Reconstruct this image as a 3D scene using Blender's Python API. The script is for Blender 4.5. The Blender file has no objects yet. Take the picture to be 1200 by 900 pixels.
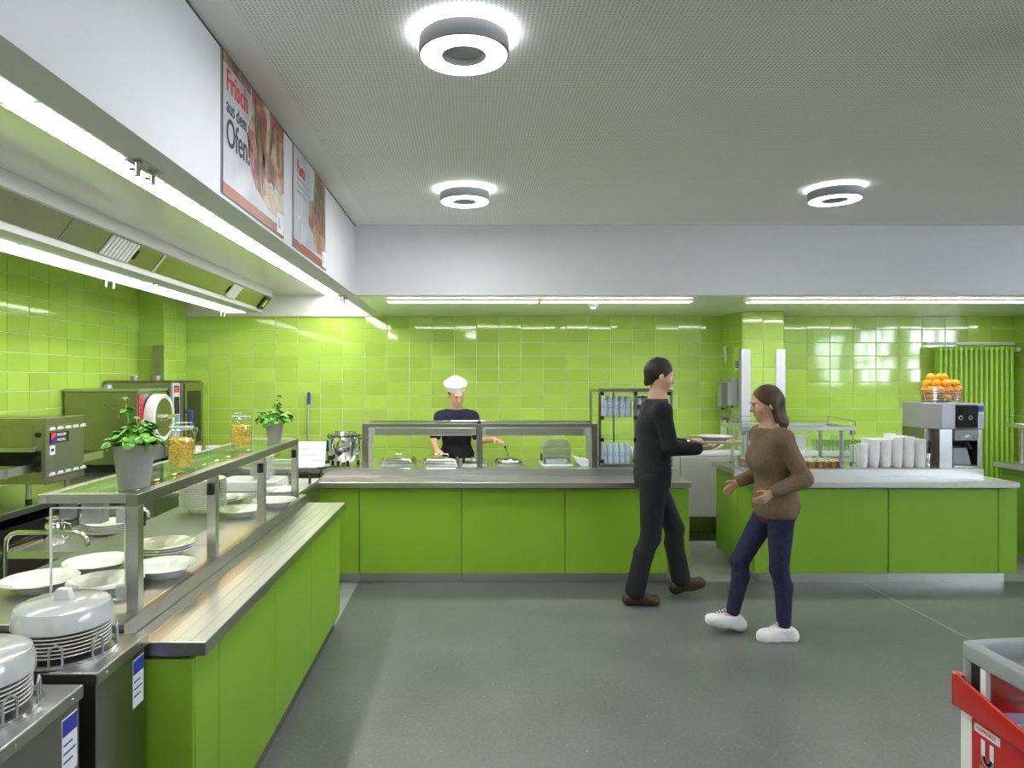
import bpy, bmesh, math, random
import numpy as np
from mathutils import Vector, Matrix
random.seed(7)
R = math.radians
SC = bpy.context.scene
COL = SC.collection

# ---------------------------------------------------------------- camera
CAMZ = 1.68; FPX = 800.0; VX, VY = 550.0, 444.0
cam_d = bpy.data.cameras.new('camera'); cam = bpy.data.objects.new('camera', cam_d); COL.objects.link(cam)
cam.location = (0, 0, CAMZ); cam.rotation_euler = (R(90), 0, 0)
cam_d.sensor_width = 36; cam_d.lens = 36 * FPX / 1200
cam_d.shift_x = (600 - VX) / 1200; cam_d.shift_y = (VY - 450) / 1200
cam_d.clip_start = 0.02
SC.camera = cam

# ---------------------------------------------------------------- world, exposure
w = bpy.data.worlds.new('world'); SC.world = w; w.use_nodes = True
w.node_tree.nodes['Background'].inputs[0].default_value = (0.88, 0.94, 1.0, 1)
w.node_tree.nodes['Background'].inputs[1].default_value = 15.0
SC.view_settings.view_transform = 'Standard'; SC.view_settings.look = 'None'
SC.view_settings.gamma = 1; SC.view_settings.use_curve_mapping = False
SC.view_settings.exposure = 0.84
SC.cycles.use_denoising = True
SC.cycles.max_bounces = 10; SC.cycles.transparent_max_bounces = 24
SC.cycles.glossy_bounces = 5; SC.cycles.diffuse_bounces = 5; SC.cycles.transmission_bounces = 8
SC.cycles.caustics_reflective = True; SC.cycles.blur_glossy = 1.0; SC.cycles.caustics_refractive = False
SC.cycles.sample_clamp_indirect = 6

STRIP_E = 8.0      # emission of the fluorescent strips
RING_E = 66.0        # emission of the ring lamps

# ---------------------------------------------------------------- helpers
def P(px, py, d):   # a photo pixel at depth d (metres in front of the camera)
    return Vector(((px - VX) * d / FPX, d, CAMZ - (py - VY) * d / FPX))

class MB:
    def __init__(s): s.v = []; s.f = []; s.m = []; s.cur = 0
    def add(s, vs, fs):
        o = len(s.v); s.v += [tuple(v) for v in vs]
        for f in fs: s.f.append(tuple(i + o for i in f)); s.m.append(s.cur)
        return s
    def box(s, x0, x1, y0, y1, z0, z1):
        if x0 > x1: x0, x1 = x1, x0
        if y0 > y1: y0, y1 = y1, y0
        if z0 > z1: z0, z1 = z1, z0
        return s.add([(x0,y0,z0),(x1,y0,z0),(x1,y1,z0),(x0,y1,z0),(x0,y0,z1),(x1,y0,z1),(x1,y1,z1),(x0,y1,z1)],
              [(3,2,1,0),(4,5,6,7),(0,1,5,4),(1,2,6,5),(2,3,7,6),(3,0,4,7)])
    def obox(s, c, ux, uy, uz, hx, hy, hz):
        c = Vector(c); ux, uy, uz = [Vector(u).normalized() for u in (ux, uy, uz)]
        vs = [c + ux*hx*a + uy*hy*b + uz*hz*d for d in (-1,1) for a, b in ((-1,-1),(1,-1),(1,1),(-1,1))]
        return s.add(vs, [(3,2,1,0),(4,5,6,7),(0,1,5,4),(1,2,6,5),(2,3,7,6),(3,0,4,7)])
    def cyl(s, a, b, ra, rb=None, n=16, cap=True):
        rb = ra if rb is None else rb
        a = Vector(a); b = Vector(b); d = (b - a).normalized()
        t = Vector((0,0,1)) if abs(d.z) < .9 else Vector((1,0,0))
        u = d.cross(t).normalized(); v = d.cross(u)
        vs = []; fs = []
        for k in range(n):
            q = 2*math.pi*k/n; e = u*math.cos(q) + v*math.sin(q)
            vs += [a + e*ra, b + e*rb]
        for k in range(n):
            j = (k+1) % n; fs.append((2*k, 2*k+1, 2*j+1, 2*j))
        if cap: fs += [tuple(2*k for k in range(n)), tuple(2*k+1 for k in reversed(range(n)))]
        return s.add(vs, fs)
    def lathe(s, prof, c=(0,0,0), n=32, sx=1, sy=1, close=False):
        c = Vector(c); vs = []; fs = []; m = len(prof)
        for k in range(n):
            q = 2*math.pi*k/n
            for r, z in prof: vs.append(c + Vector((r*math.cos(q)*sx, r*math.sin(q)*sy, z)))
        mm = m if close else m - 1
        for k in range(n):
            j = (k+1) % n
            for i in range(mm):
                i2 = (i+1) % m
                if prof[i][0] < 1e-6 and prof[i2][0] < 1e-6: continue
                if prof[i][0] < 1e-6: fs.append((k*m+i, j*m+i2, k*m+i2))
                elif prof[i2][0] < 1e-6: fs.append((k*m+i, j*m+i, k*m+i2))
                else: fs.append((k*m+i, j*m+i, j*m+i2, k*m+i2))
        return s.add(vs, fs)
    def tube(s, pts, r, n=8, cap=True):
        pts = [Vector(p) for p in pts]; rings = []; u = None
        rr = r if isinstance(r, (list, tuple)) else [r]*len(pts)
        vs = []; fs = []
        for i, p in enumerate(pts):
            d = (pts[min(i+1, len(pts)-1)] - pts[max(i-1, 0)]).normalized()
            if u is None:
                t = Vector((0,0,1)) if abs(d.z) < .9 else Vector((1,0,0)); u = d.cross(t).normalized()
            else: u = (u - d*u.dot(d)).normalized()
            v = d.cross(u)
            for k in range(n):
                q = 2*math.pi*k/n; vs.append(p + (u*math.cos(q) + v*math.sin(q))*rr[i])
        for i in range(len(pts)-1):
            for k in range(n):
                j = (k+1) % n; fs.append((i*n+k, i*n+j, (i+1)*n+j, (i+1)*n+k))
        if cap: fs += [tuple(reversed(range(n))), tuple((len(pts)-1)*n+k for k in range(n))]
        return s.add(vs, fs)
    def prism(s, poly, lo, hi, axis='y'):   # poly in the plane across axis: y -> (x,z), x -> (y,z), z -> (x,y)
        mk = {'y': lambda a,b,t: (a,t,b), 'x': lambda a,b,t: (t,a,b), 'z': lambda a,b,t: (a,b,t)}[axis]
        n = len(poly)
        vs = [mk(a,b,lo) for a,b in poly] + [mk(a,b,hi) for a,b in poly]
        fs = [tuple(range(n)), tuple(reversed(range(n, 2*n)))] + [(i, i+n, (i+1)%n+n, (i+1)%n) for i in range(n)]
        return s.add(vs, fs)
    def sphere(s, c, r, n=14, m=8, sc=(1,1,1)):
        c = Vector(c); prof = [(r*math.sin(math.pi*i/m), -r*math.cos(math.pi*i/m)) for i in range(m+1)]
        prof[0] = (0, -r); prof[-1] = (0, r); o = len(s.v)
        s.lathe(prof, (0,0,0), n)
        for i in range(o, len(s.v)):
            x,y,z = s.v[i]; s.v[i] = (c.x+x*sc[0], c.y+y*sc[1], c.z+z*sc[2])
        return s
    def build(s, name, mat, parent=None, loc=None, bevel=0, smooth=False, seg=2, rot=0):
        if parent is not None:
            off = Vector((0,0,0)); q = parent
            while q is not None: off += Vector(q.location); q = q.parent
        else:
            off = Vector(loc) if loc is not None else Vector((0,0,0))
        me = bpy.data.meshes.new(name)
        me.from_pydata([(a-off.x, b-off.y, c-off.z) for a,b,c in s.v], [], s.f)
        bm = bmesh.new(); bm.from_mesh(me)
        for f, k in zip(bm.faces, s.m): f.material_index = k
        bmesh.ops.remove_doubles(bm, verts=bm.verts, dist=1e-6)
        bmesh.ops.recalc_face_normals(bm, faces=bm.faces)
        if bevel:
            es = [e for e in bm.edges if len(e.link_faces) == 2 and e.calc_face_angle(0) > R(35)]
            bmesh.ops.bevel(bm, geom=es, offset=bevel, segments=seg, affect='EDGES', clamp_overlap=True, profile=.5)
        for f in bm.faces: f.smooth = bool(smooth)
        if smooth:
            for e in bm.edges:
                if len(e.link_faces) == 2 and e.calc_face_angle(0) > R(40): e.smooth = False
        bm.to_mesh(me); bm.free()
        for mm in (mat if isinstance(mat, (list, tuple)) else [mat]): me.materials.append(M[mm] if isinstance(mm, str) else mm)
        o = bpy.data.objects.new(name, me); COL.objects.link(o)
        if parent is not None: o.parent = parent
        else: o.location = off
        return o

def tag(o, label, cat=None, group=None, kind=None):
    o['label'] = label
    if cat: o['category'] = cat
    if group: o['group'] = group
    if kind: o['kind'] = kind
    return o
def thing(name, label, cat, loc=(0,0,0), group=None, kind=None):
    o = bpy.data.objects.new(name, None); COL.objects.link(o); o.location = loc
    o.empty_display_size = .1
    if kind == 'structure':
        o['label'] = label; o['kind'] = kind
    else: tag(o, label, cat, group, kind)
    return o
def struct(o, label=None):
    o['kind'] = 'structure'
    if label: o['label'] = label
    return o
def dup(root, loc, label=None, group=None, rotz=None):
    r = root.copy(); COL.objects.link(r); r.location = loc
    if rotz is not None: r.rotation_euler = (0, 0, rotz)
    if label: r['label'] = label
    if group: r['group'] = group
    for ch in list(root.children):
        c = ch.copy(); COL.objects.link(c); c.parent = r
        for g in list(ch.children):
            d = g.copy(); COL.objects.link(d); d.parent = c
    return r
def raw(name, me, mat, parent=None, loc=(0,0,0), rot=(0,0,0), scale=(1,1,1)):
    o = bpy.data.objects.new(name, me); COL.objects.link(o)
    if mat is not None and not me.materials: me.materials.append(M[mat])
    o.parent = parent; o.location = loc; o.rotation_euler = rot; o.scale = scale
    return o
def text(body, size, loc, rot, mat, parent, name='lettering', align='LEFT', sx=1.0, extrude=.0004, bold=0):
    cu = bpy.data.curves.new('t', 'FONT'); cu.body = body; cu.size = size; cu.align_x = align; cu.extrude = extrude
    cu.offset = bold
    t = bpy.data.objects.new('t', cu); COL.objects.link(t)
    dg = bpy.context.evaluated_depsgraph_get(); dg.update()
    me = bpy.data.meshes.new_from_object(t.evaluated_get(dg)); bpy.data.objects.remove(t); bpy.data.curves.remove(cu)
    me.materials.clear(); me.materials.append(M[mat])
    off = Vector((0,0,0)); q = parent
    while q is not None: off += Vector(q.location); q = q.parent
    o = bpy.data.objects.new(name, me); COL.objects.link(o); o.parent = parent
    o.location = Vector(loc) - off; o.rotation_euler = rot; o.scale = (sx, 1, 1)
    return o

# ---------------------------------------------------------------- materials
M = {}
def mat(name, col, rough=.5, metal=0, emit=None, es=0, spec=.5, noise=0, nscale=20, bump=0, stretch=None, trans=0, ior=1.45,
        coat=0, objvar=0, rvar=0, alpha=1):
    m = bpy.data.materials.new(name); m.use_nodes = True; nt = m.node_tree; b = nt.nodes['Principled BSDF']
    b.inputs['Base Color'].default_value = (*col, 1); b.inputs['Roughness'].default_value = rough
    b.inputs['Metallic'].default_value = metal; b.inputs['Specular IOR Level'].default_value = spec
    b.inputs['IOR'].default_value = ior; b.inputs['Transmission Weight'].default_value = trans
    b.inputs['Coat Weight'].default_value = coat; b.inputs['Coat Roughness'].default_value = .08
    if emit: b.inputs['Emission Color'].default_value = (*emit, 1); b.inputs['Emission Strength'].default_value = es
    N = nt.nodes.new; L = nt.links.new
    csock = None
    if noise or bump or rvar:
        tc = N('ShaderNodeTexCoord'); mp = N('ShaderNodeMapping'); nz = N('ShaderNodeTexNoise')
        nz.inputs['Scale'].default_value = nscale; nz.inputs['Detail'].default_value = 3
        if stretch: mp.inputs['Scale'].default_value = stretch
        L(tc.outputs['Object'], mp.inputs[0]); L(mp.outputs[0], nz.inputs['Vector'])
        if noise:
            mr = N('ShaderNodeMapRange'); mr.inputs[1].default_value = .3; mr.inputs[2].default_value = .7
            mr.inputs[3].default_value = 1 - noise; mr.inputs[4].default_value = 1 + noise
            L(nz.outputs[0], mr.inputs[0])
            vm = N('ShaderNodeVectorMath'); vm.operation = 'SCALE'; vm.inputs[0].default_value = col
            L(mr.outputs[0], vm.inputs['Scale']); csock = vm.outputs[0]
        if bump:
            bp = N('ShaderNodeBump'); bp.inputs['Strength'].default_value = bump; bp.inputs['Distance'].default_value = .002
            L(nz.outputs[0], bp.inputs['Height']); L(bp.outputs[0], b.inputs['Normal'])
        if rvar:
            r2 = N('ShaderNodeMapRange'); r2.inputs[3].default_value = max(.02, rough - rvar); r2.inputs[4].default_value = rough + rvar
            L(nz.outputs[0], r2.inputs[0]); L(r2.outputs[0], b.inputs['Roughness'])
    if objvar:
        oi = N('ShaderNodeObjectInfo'); mr = N('ShaderNodeMapRange'); mr.inputs[3].default_value = 1 - objvar; mr.inputs[4].default_value = 1 + objvar
        L(oi.outputs['Random'], mr.inputs[0])
        vm = N('ShaderNodeVectorMath'); vm.operation = 'SCALE'; vm.inputs[0].default_value = col
        if csock: L(csock, vm.inputs[0])
        L(mr.outputs[0], vm.inputs['Scale']); csock = vm.outputs[0]
    if csock: L(csock, b.inputs['Base Color'])
    M[name] = m; return m
def glass(name, tint=(.97,.99,.98), refl=1.0, rough=.0, milky=0.0, mcol=(.8,.82,.84)):
    m = bpy.data.materials.new(name); m.use_nodes = True; nt = m.node_tree; nt.nodes.clear()
    N = nt.nodes.new; L = nt.links.new
    o = N('ShaderNodeOutputMaterial'); t = N('ShaderNodeBsdfTransparent'); g = N('ShaderNodeBsdfGlossy'); mx = N('ShaderNodeMixShader')
    lw = N('ShaderNodeLayerWeight'); lw.inputs['Blend'].default_value = .5
    pw = N('ShaderNodeMath'); pw.operation = 'POWER'; pw.inputs[1].default_value = 5; L(lw.outputs['Facing'], pw.inputs[0])
    ma = N('ShaderNodeMath'); ma.operation = 'MULTIPLY_ADD'; ma.inputs[1].default_value = .90*refl; ma.inputs[2].default_value = .04*refl; L(pw.outputs[0], ma.inputs[0])
    t.inputs[0].default_value = (*tint, 1); g.inputs['Roughness'].default_value = rough; g.inputs[0].default_value = (1, 1, 1, 1)
    base = t.outputs[0]
    if milky:
        d = N('ShaderNodeBsdfDiffuse'); d.inputs[0].default_value = (*mcol, 1); tl = N('ShaderNodeBsdfTranslucent'); tl.inputs[0].default_value = (*mcol, 1)
        m0 = N('ShaderNodeMixShader'); m0.inputs[0].default_value = .4; L(d.outputs[0], m0.inputs[1]); L(tl.outputs[0], m0.inputs[2])
        m1 = N('ShaderNodeMixShader'); m1.inputs[0].default_value = milky; L(t.outputs[0], m1.inputs[1]); L(m0.outputs[0], m1.inputs[2]); base = m1.outputs[0]
    L(ma.outputs[0], mx.inputs[0]); L(base, mx.inputs[1]); L(g.outputs[0], mx.inputs[2]); L(mx.outputs[0], o.inputs[0])
    M[name] = m; return m

mat('tile', (.45,.66,.10), rough=.06, spec=.7, objvar=.07)
mat('grout', (.72,.80,.52), rough=.8, noise=.1, nscale=60)
mat('panel_green', (.235,.43,.028), rough=.42, spec=.35, noise=.02, nscale=3)
mat('plaster', (.70,.70,.71), rough=.75, noise=.015, nscale=8, bump=.05)
mat('white_paint', (.80,.80,.79), rough=.5)
mat('soffit', (.80,.80,.74), rough=.22, spec=.6)
mat('hood_ceiling', (.84,.84,.80), rough=.16, metal=.25, noise=.02, nscale=2)
mat('steel', (.60,.595,.58), rough=.30, metal=1, noise=.03, nscale=14, stretch=(.4,9,9), rvar=.025)
mat('steel_y', (.52,.515,.50), rough=.30, metal=1, noise=.03, nscale=14, stretch=(9,.4,9), rvar=.025)
mat('steel_dark', (.34,.335,.31), rough=.3, metal=1, noise=.06, nscale=9, rvar=.06)
mat('hood_steel', (.36,.34,.28), rough=.3, metal=1, noise=.05, nscale=6, rvar=.06)
mat('steel_bright', (.78,.78,.78), rough=.14, metal=1)
mat('chrome', (.85,.85,.86), rough=.07, metal=1)
mat('alu', (.66,.67,.70), rough=.4, metal=.7)
mat('black', (.012,.012,.013), rough=.45)
mat('rubber', (.02,.02,.022), rough=.7)
mat('dark_void', (.015,.015,.014), rough=.8)
mat('ceramic', (.74,.73,.71), rough=.09, spec=.6)
mat('radiator_green', (.36,.60,.07), rough=.35)
mat('steel_satin', (.70,.69,.67), rough=.45, metal=.55, noise=.03, nscale=5)
mat('cup_white', (.93,.94,.95), rough=.35)
mat('white_plastic', (.86,.87,.88), rough=.3)
mat('offwhite', (.70,.71,.73), rough=.35)
mat('grey_plastic', (.30,.31,.33), rough=.4)
mat('machine_grey', (.36,.37,.40), rough=.38, metal=.35)
mat('light_grey', (.50,.51,.52), rough=.4)
mat('pot_grey', (.30,.29,.26), rough=.55, noise=.04, nscale=30)
mat('soil', (.03,.02,.012), rough=.95, noise=.3, nscale=90, bump=.6)
mat('leaf', (.12,.34,.03), rough=.3, noise=.18, nscale=40, objvar=.3, bump=.2)
mat('stem', (.30,.48,.08), rough=.5)
mat('pasta', (.86,.58,.10), rough=.5, noise=.25, nscale=70)
mat('orange', (.90,.36,.02), rough=.42, noise=.06, nscale=60, bump=.25, objvar=.12)
mat('red_paint', (.55,.012,.018), rough=.3, coat=.3)
mat('red_deep', (.50,.012,.015), rough=.28, coat=.4)
mat('red_print', (.70,.05,.04), rough=.5)
mat('blue_print', (.03,.04,.33), rough=.5)
mat('blue', (.03,.03,.42), rough=.4)
mat('paper', (.78,.79,.84), rough=.8, noise=.02, nscale=10)
mat('print_dark', (.05,.05,.06), rough=.6)
mat('print_grey', (.36,.36,.38), rough=.6)
mat('brown_band', (.30,.085,.04), rough=.45)
mat('water', (.72,.78,.88), rough=.12, trans=.0, spec=.6)
mat('ring_side', (.42,.42,.44), rough=.35, metal=.5)
mat('tube_on', (1,1,1), emit=(1.0,.985,.93), es=STRIP_E*1.85)
mat('hood_tube_on', (1,1,1), emit=(1.0,.985,.93), es=STRIP_E*.5)
mat('ring_on', (1,1,1), emit=(.95,.98,1.0), es=RING_E)
mat('ring_dim', (1,1,1), emit=(.95,.98,1.0), es=RING_E*.2)
mat('ring_glow', (1,1,1), emit=(.95,.98,1.0), es=RING_E*.12)
mat('ring_glow_dim', (1,1,1), emit=(.95,.98,1.0), es=RING_E*.03)
mat('warm_on', (1,.6,.3), emit=(1.0,.55,.22), es=22)
mat('screen', (.04,.10,.07), rough=.2, emit=(.25,.55,.40), es=.25)
mat('lino', (.3,.3,.3)); mat('kitchen_floor', (.34,.36,.34), rough=.4, noise=.06, nscale=5)
mat('seam', (.35,.36,.35), rough=.5)
mat('black_glass', (.015,.02,.015), rough=.08, spec=.35)
mat('skin', (.62,.36,.25), rough=.5, noise=.05, nscale=25)
mat('hair_dark', (.028,.018,.012), rough=.5, noise=.3, nscale=60, stretch=(1,1,.2), bump=.5)
mat('hair_brown', (.085,.045,.022), rough=.5, noise=.3, nscale=60, stretch=(1,1,.2), bump=.5)
mat('cloth_black', (.014,.015,.018), rough=.85, noise=.15, nscale=14, bump=.3)
mat('cloth_navy', (.014,.018,.045), rough=.85, noise=.15, nscale=14, bump=.3)
mat('denim', (.017,.022,.062), rough=.85, noise=.25, nscale=45, bump=.3)
mat('knit_brown', (.20,.135,.085), rough=.95, noise=.12, nscale=55, bump=.5)
mat('cloth_white', (.85,.86,.87), rough=.85, noise=.03, nscale=12, bump=.2)
mat('shirt_plum', (.12,.04,.055), rough=.85)
mat('brown_leather', (.05,.028,.014), rough=.4)
mat('sole', (.82,.81,.78), rough=.6)
mat('eye_white', (.8,.8,.78), rough=.2); mat('iris', (.03,.025,.02), rough=.15); mat('lip', (.42,.16,.13), rough=.5)
mat('wood_tray', (.62,.50,.36), rough=.45, noise=.08, nscale=8)
mat('cream', (.82,.66,.44), rough=.5); mat('caramel', (.42,.20,.06), rough=.4)
mat('yellow', (.75,.66,.05), rough=.5)
mat('lime_tag', (.55,.70,.05), rough=.5)
mat('freezer_blue', (.52,.55,.70), rough=.35)
mat('frame_grey', (.33,.35,.37), rough=.35)
mat('window_frame', (.16,.17,.18), rough=.4, metal=.4)
mat('clear_plastic', (.8,.84,.84), rough=.2)
glass('glass'); glass('glass_green', (.80,.93,.84)); glass('pane', (.96,.98,1.0)); glass('acrylic', (.86,.88,.88), rough=.05)
glass('jar_glass', (.93,.96,.95)); glass('cup_clear', (.88,.92,.90), rough=.03)
glass('dome', (.93,.94,.95), rough=.12, milky=.42)

def floor_mat():
    m = M['lino']; nt = m.node_tree; b = nt.nodes['Principled BSDF']; N = nt.nodes.new; L = nt.links.new
    tc = N('ShaderNodeTexCoord'); n1 = N('ShaderNodeTexNoise'); n1.inputs['Scale'].default_value = 2.2; n1.inputs['Detail'].default_value = 5
    n2 = N('ShaderNodeTexNoise'); n2.inputs['Scale'].default_value = 55; n2.inputs['Detail'].default_value = 4
    v = N('ShaderNodeTexVoronoi'); v.inputs['Scale'].default_value = 14
    for x in (n1, n2, v): L(tc.outputs['Object'], x.inputs['Vector'])
    r1 = N('ShaderNodeValToRGB'); r1.color_ramp.elements[0].color = (.12,.132,.124,1); r1.color_ramp.elements[1].color = (.175,.188,.178,1)
    r1.color_ramp.elements[0].position = .35; r1.color_ramp.elements[1].position = .65
    mixf = N('ShaderNodeMath'); mixf.operation = 'ADD'; h = N('ShaderNodeMath'); h.operation = 'MULTIPLY'; h.inputs[1].default_value = .5
    h2 = N('ShaderNodeMath'); h2.operation = 'MULTIPLY'; h2.inputs[1].default_value = .5
    L(n1.outputs[0], h.inputs[0]); L(n2.outputs[0], h2.inputs[0]); L(h.outputs[0], mixf.inputs[0]); L(h2.outputs[0], mixf.inputs[1]); L(mixf.outputs[0], r1.inputs[0])
    lt = N('ShaderNodeMath'); lt.operation = 'LESS_THAN'; lt.inputs[1].default_value = .07; L(v.outputs['Distance'], lt.inputs[0])
    g2 = N('ShaderNodeMath'); g2.operation = 'MULTIPLY'; g2.inputs[1].default_value = .45; L(lt.outputs[0], g2.inputs[0])
    mx = N('ShaderNodeMix'); mx.data_type = 'RGBA'; mx.inputs['B'].default_value = (.45,.47,.45,1)
    L(g2.outputs[0], mx.inputs['Factor']); L(r1.outputs[0], mx.inputs['A']); L(mx.outputs['Result'], b.inputs['Base Color'])
    b.inputs['Roughness'].default_value = .33; b.inputs['Specular IOR Level'].default_value = .5
    rr = N('ShaderNodeMapRange'); rr.inputs[3].default_value = .26; rr.inputs[4].default_value = .42
    L(n1.outputs[0], rr.inputs[0]); L(rr.outputs[0], b.inputs['Roughness'])
floor_mat()
def ceil_mat():   # white perforated plasterboard: holes every 16 mm, plain border along the bulkheads
    m = mat('perforated', (.66,.665,.65), rough=.8); nt = m.node_tree; b = nt.nodes['Principled BSDF']; N = nt.nodes.new; L = nt.links.new
    g = N('ShaderNodeNewGeometry'); sp = N('ShaderNodeSeparateXYZ'); L(g.outputs['Position'], sp.inputs[0])
    def mth(op, a, bb):
        n = N('ShaderNodeMath'); n.operation = op
        for i, q in enumerate((a, bb)):
            if isinstance(q, (int, float)): n.inputs[i].default_value = q
            elif q is not None: L(q, n.inputs[i])
        return n.outputs[0]
    s = 1/.0165
    fx = mth('SUBTRACT', mth('FRACT', mth('MULTIPLY', sp.outputs[0], s), None), .5); fy = mth('SUBTRACT', mth('FRACT', mth('MULTIPLY', sp.outputs[1], s), None), .5)
    d2 = mth('ADD', mth('MULTIPLY', fx, fx), mth('MULTIPLY', fy, fy))
    hole = mth('LESS_THAN', d2, .06)
    inx = mth('GREATER_THAN', sp.outputs[0], -.80); iny = mth('LESS_THAN', sp.outputs[1], 5.5)
    k = mth('MULTIPLY', hole, mth('MULTIPLY', inx, iny))
    mx = N('ShaderNodeMix'); mx.data_type = 'RGBA'; mx.inputs['A'].default_value = (.92,.92,.91,1); mx.inputs['B'].default_value = (.60,.60,.59,1)
    L(k, mx.inputs['Factor']); L(mx.outputs['Result'], b.inputs['Base Color'])
ceil_mat()
def poster_mat(name, cols, scale, seed):
    m = mat(name, (.5,.5,.5), rough=.4); nt = m.node_tree; b = nt.nodes['Principled BSDF']; N = nt.nodes.new; L = nt.links.new
    tc = N('ShaderNodeTexCoord'); mp = N('ShaderNodeMapping'); mp.inputs['Location'].default_value = (seed, seed*2, seed*3)
    nz = N('ShaderNodeTexNoise'); nz.inputs['Scale'].default_value = scale; nz.inputs['Detail'].default_value = 2.5; nz.inputs['Distortion'].default_value = .8
    L(tc.outputs['Object'], mp.inputs[0]); L(mp.outputs[0], nz.inputs['Vector'])
    r = N('ShaderNodeValToRGB'); cr = r.color_ramp
    while len(cr.elements) < len(cols): cr.elements.new(.5)
    for i, c in enumerate(cols): cr.elements[i].position = .28 + .44*i/(len(cols)-1); cr.elements[i].color = (*c, 1)
    L(nz.outputs[0], r.inputs[0]); L(r.outputs[0], b.inputs['Base Color'])
poster_mat('print_pizza', [(.04,.05,.03),(.22,.05,.03),(.35,.10,.06),(.50,.32,.22),(.62,.52,.42)], 7, 1.3)
poster_mat('print_pasta', [(.10,.05,.03),(.20,.08,.04),(.30,.16,.09),(.48,.36,.18)], 9, 4.1)
poster_mat('print_ham', [(.12,.02,.02),(.26,.05,.05),(.40,.18,.15),(.30,.10,.07)], 14, 3.3)
poster_mat('print_crust', [(.35,.20,.10),(.52,.38,.24),(.60,.50,.36)], 12, 5.3)
poster_mat('print_pale', [(.36,.38,.43),(.50,.50,.52),(.55,.55,.54)], 3, 2.2)
mat('print_green', (.07,.13,.05), rough=.45, noise=.3, nscale=20)
# ================================================================= the room
XL, YB, XR, YR = -3.39, 7.55, 9.2, -3.6
ZC, ZS, ZH = 2.945, 2.37, 2.605          # ceiling, soffit / tile top, kitchen ceiling
fl = struct(MB().box(-.92, XR, YR, 5.66, -.12, 0).build('floor', 'lino'), 'dark grey flecked linoleum floor')
kf = MB(); kf.box(XL-.15, -.92, YR, YB+.1, -.12, 0); kf.box(-.92, XR, 5.66, YB+.1, -.12, 0)
kf.build('kitchen_floor', 'kitchen_floor', fl)
MB().box(3.225, 3.237, YR, 5.6, 0, .0012).build('seam', 'seam', fl)
MB().box(-.925, -.915, -2, 5.66, 0, .0012).build('seam', 'seam', fl)

wb = struct(MB().box(XL-.15, XR+.15, YB, YB+.15, 0, 3.05).build('wall_back', 'grout'), 'back wall of lime green glazed tiles')
wl = struct(MB().box(XL-.15, XL, YR-.15, YB, 0, 3.05).build('wall_left', 'grout'), 'left wall of lime green glazed tiles')
# right and rear walls with bands of windows
def window_wall(name, label, axis, pos, out, lo, hi, wins, z0, z1, n0):
    def B(m, a, b, t0, t1, zz0, zz1):   # a..b along the wall, t0..t1 from its inner face outwards
        q0, q1 = pos + out*t0, pos + out*t1
        return m.box(q0, q1, a, b, zz0, zz1) if axis == 'x' else m.box(a, b, q0, q1, zz0, zz1)
    m = MB(); B(m, lo, hi, 0, .2, 0, z0); B(m, lo, hi, 0, .2, z1, 3.05)
    e = [lo] + [q for w_ in wins for q in w_] + [hi]
    for a, b in zip(e[::2], e[1::2]): B(m, a, b, 0, .2, z0, z1)
    struct(m.build(name, 'plaster'), label)
    for i, (a, b) in enumerate(wins):
        c = (pos + out*.1, (a+b)/2, z0) if axis == 'x' else ((a+b)/2, pos + out*.1, z0)
        wn = thing('window_%d' % (n0+i), 'tall window with dark frame in the %s' % name.replace('_', ' '), None, c, kind='structure')
        f = MB(); B(f, a, a+.06, .06, .14, z0, z1); B(f, b-.06, b, .06, .14, z0, z1); B(f, a, b, .06, .14, z0, z0+.07); B(f, a, b, .06, .14, z1-.07, z1)
        n = 3; zm = 2.10
        for k in range(1, n): q = a + (b-a)*k/n; B(f, q-.035, q+.035, .07, .13, z0, z1)
        B(f, a, b, .07, .13, zm-.035, zm+.035)
        f.build('window_frame', 'window_frame', wn)
        for k in range(n):
            c0 = a + (b-a)*k/n + .03; c1 = a + (b-a)*(k+1)/n - .03
            B(MB(), c0, c1, .098, .102, z0+.07, zm-.035).build('pane', 'pane', wn); B(MB(), c0, c1, .098, .102, zm+.035, z1-.07).build('pane', 'pane', wn)
window_wall('wall_right', 'white right wall with a band of windows', 'x', XR, 1, YR, YB, [(-3.2,-1.8),(-1.4,.2),(.6,2.2)], 1.5, 2.88, 1)
struct(MB().box(XL, XR+.15, YR-.15, YR, 0, 3.05).build('wall_rear', 'plaster'), 'white rear wall behind the camera')

struct(MB().box(-.94, XR+.15, YR-.15, 5.62, ZC, ZC+.1).build('ceiling', 'perforated'), 'white perforated acoustic ceiling')
struct(MB().box(XL-.15, -1.065, YR-.15, YB, ZH, ZH+.1).build('ceiling_kitchen', 'hood_ceiling'), 'glossy metal kitchen ceiling over the left counter')
tb = MB(); tb.box(-1.065, -.94, YR, YB, ZS, ZC+.1)
struct(tb.build('trim_1', 'plaster'), 'white bulkhead hanging over the left counter')
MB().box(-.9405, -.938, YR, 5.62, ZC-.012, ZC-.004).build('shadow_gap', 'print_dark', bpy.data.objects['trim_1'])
struct(MB().box(-.94, XR, 5.62, 5.72, ZS, ZC+.1).build('trim_2', 'plaster'), 'white bulkhead hanging over the back counters')
struct(MB().box(-.94, XR, 5.72, YB, ZS, ZS+.1).build('ceiling_soffit', 'soffit'), 'glossy soffit over the back counters')
struct(MB().box(-3.13, -1.065, YB-.03, YB, ZS, ZH).build('trim_3', 'white_paint'), 'white panel above the tiles at the end of the kitchen hood')

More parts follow.
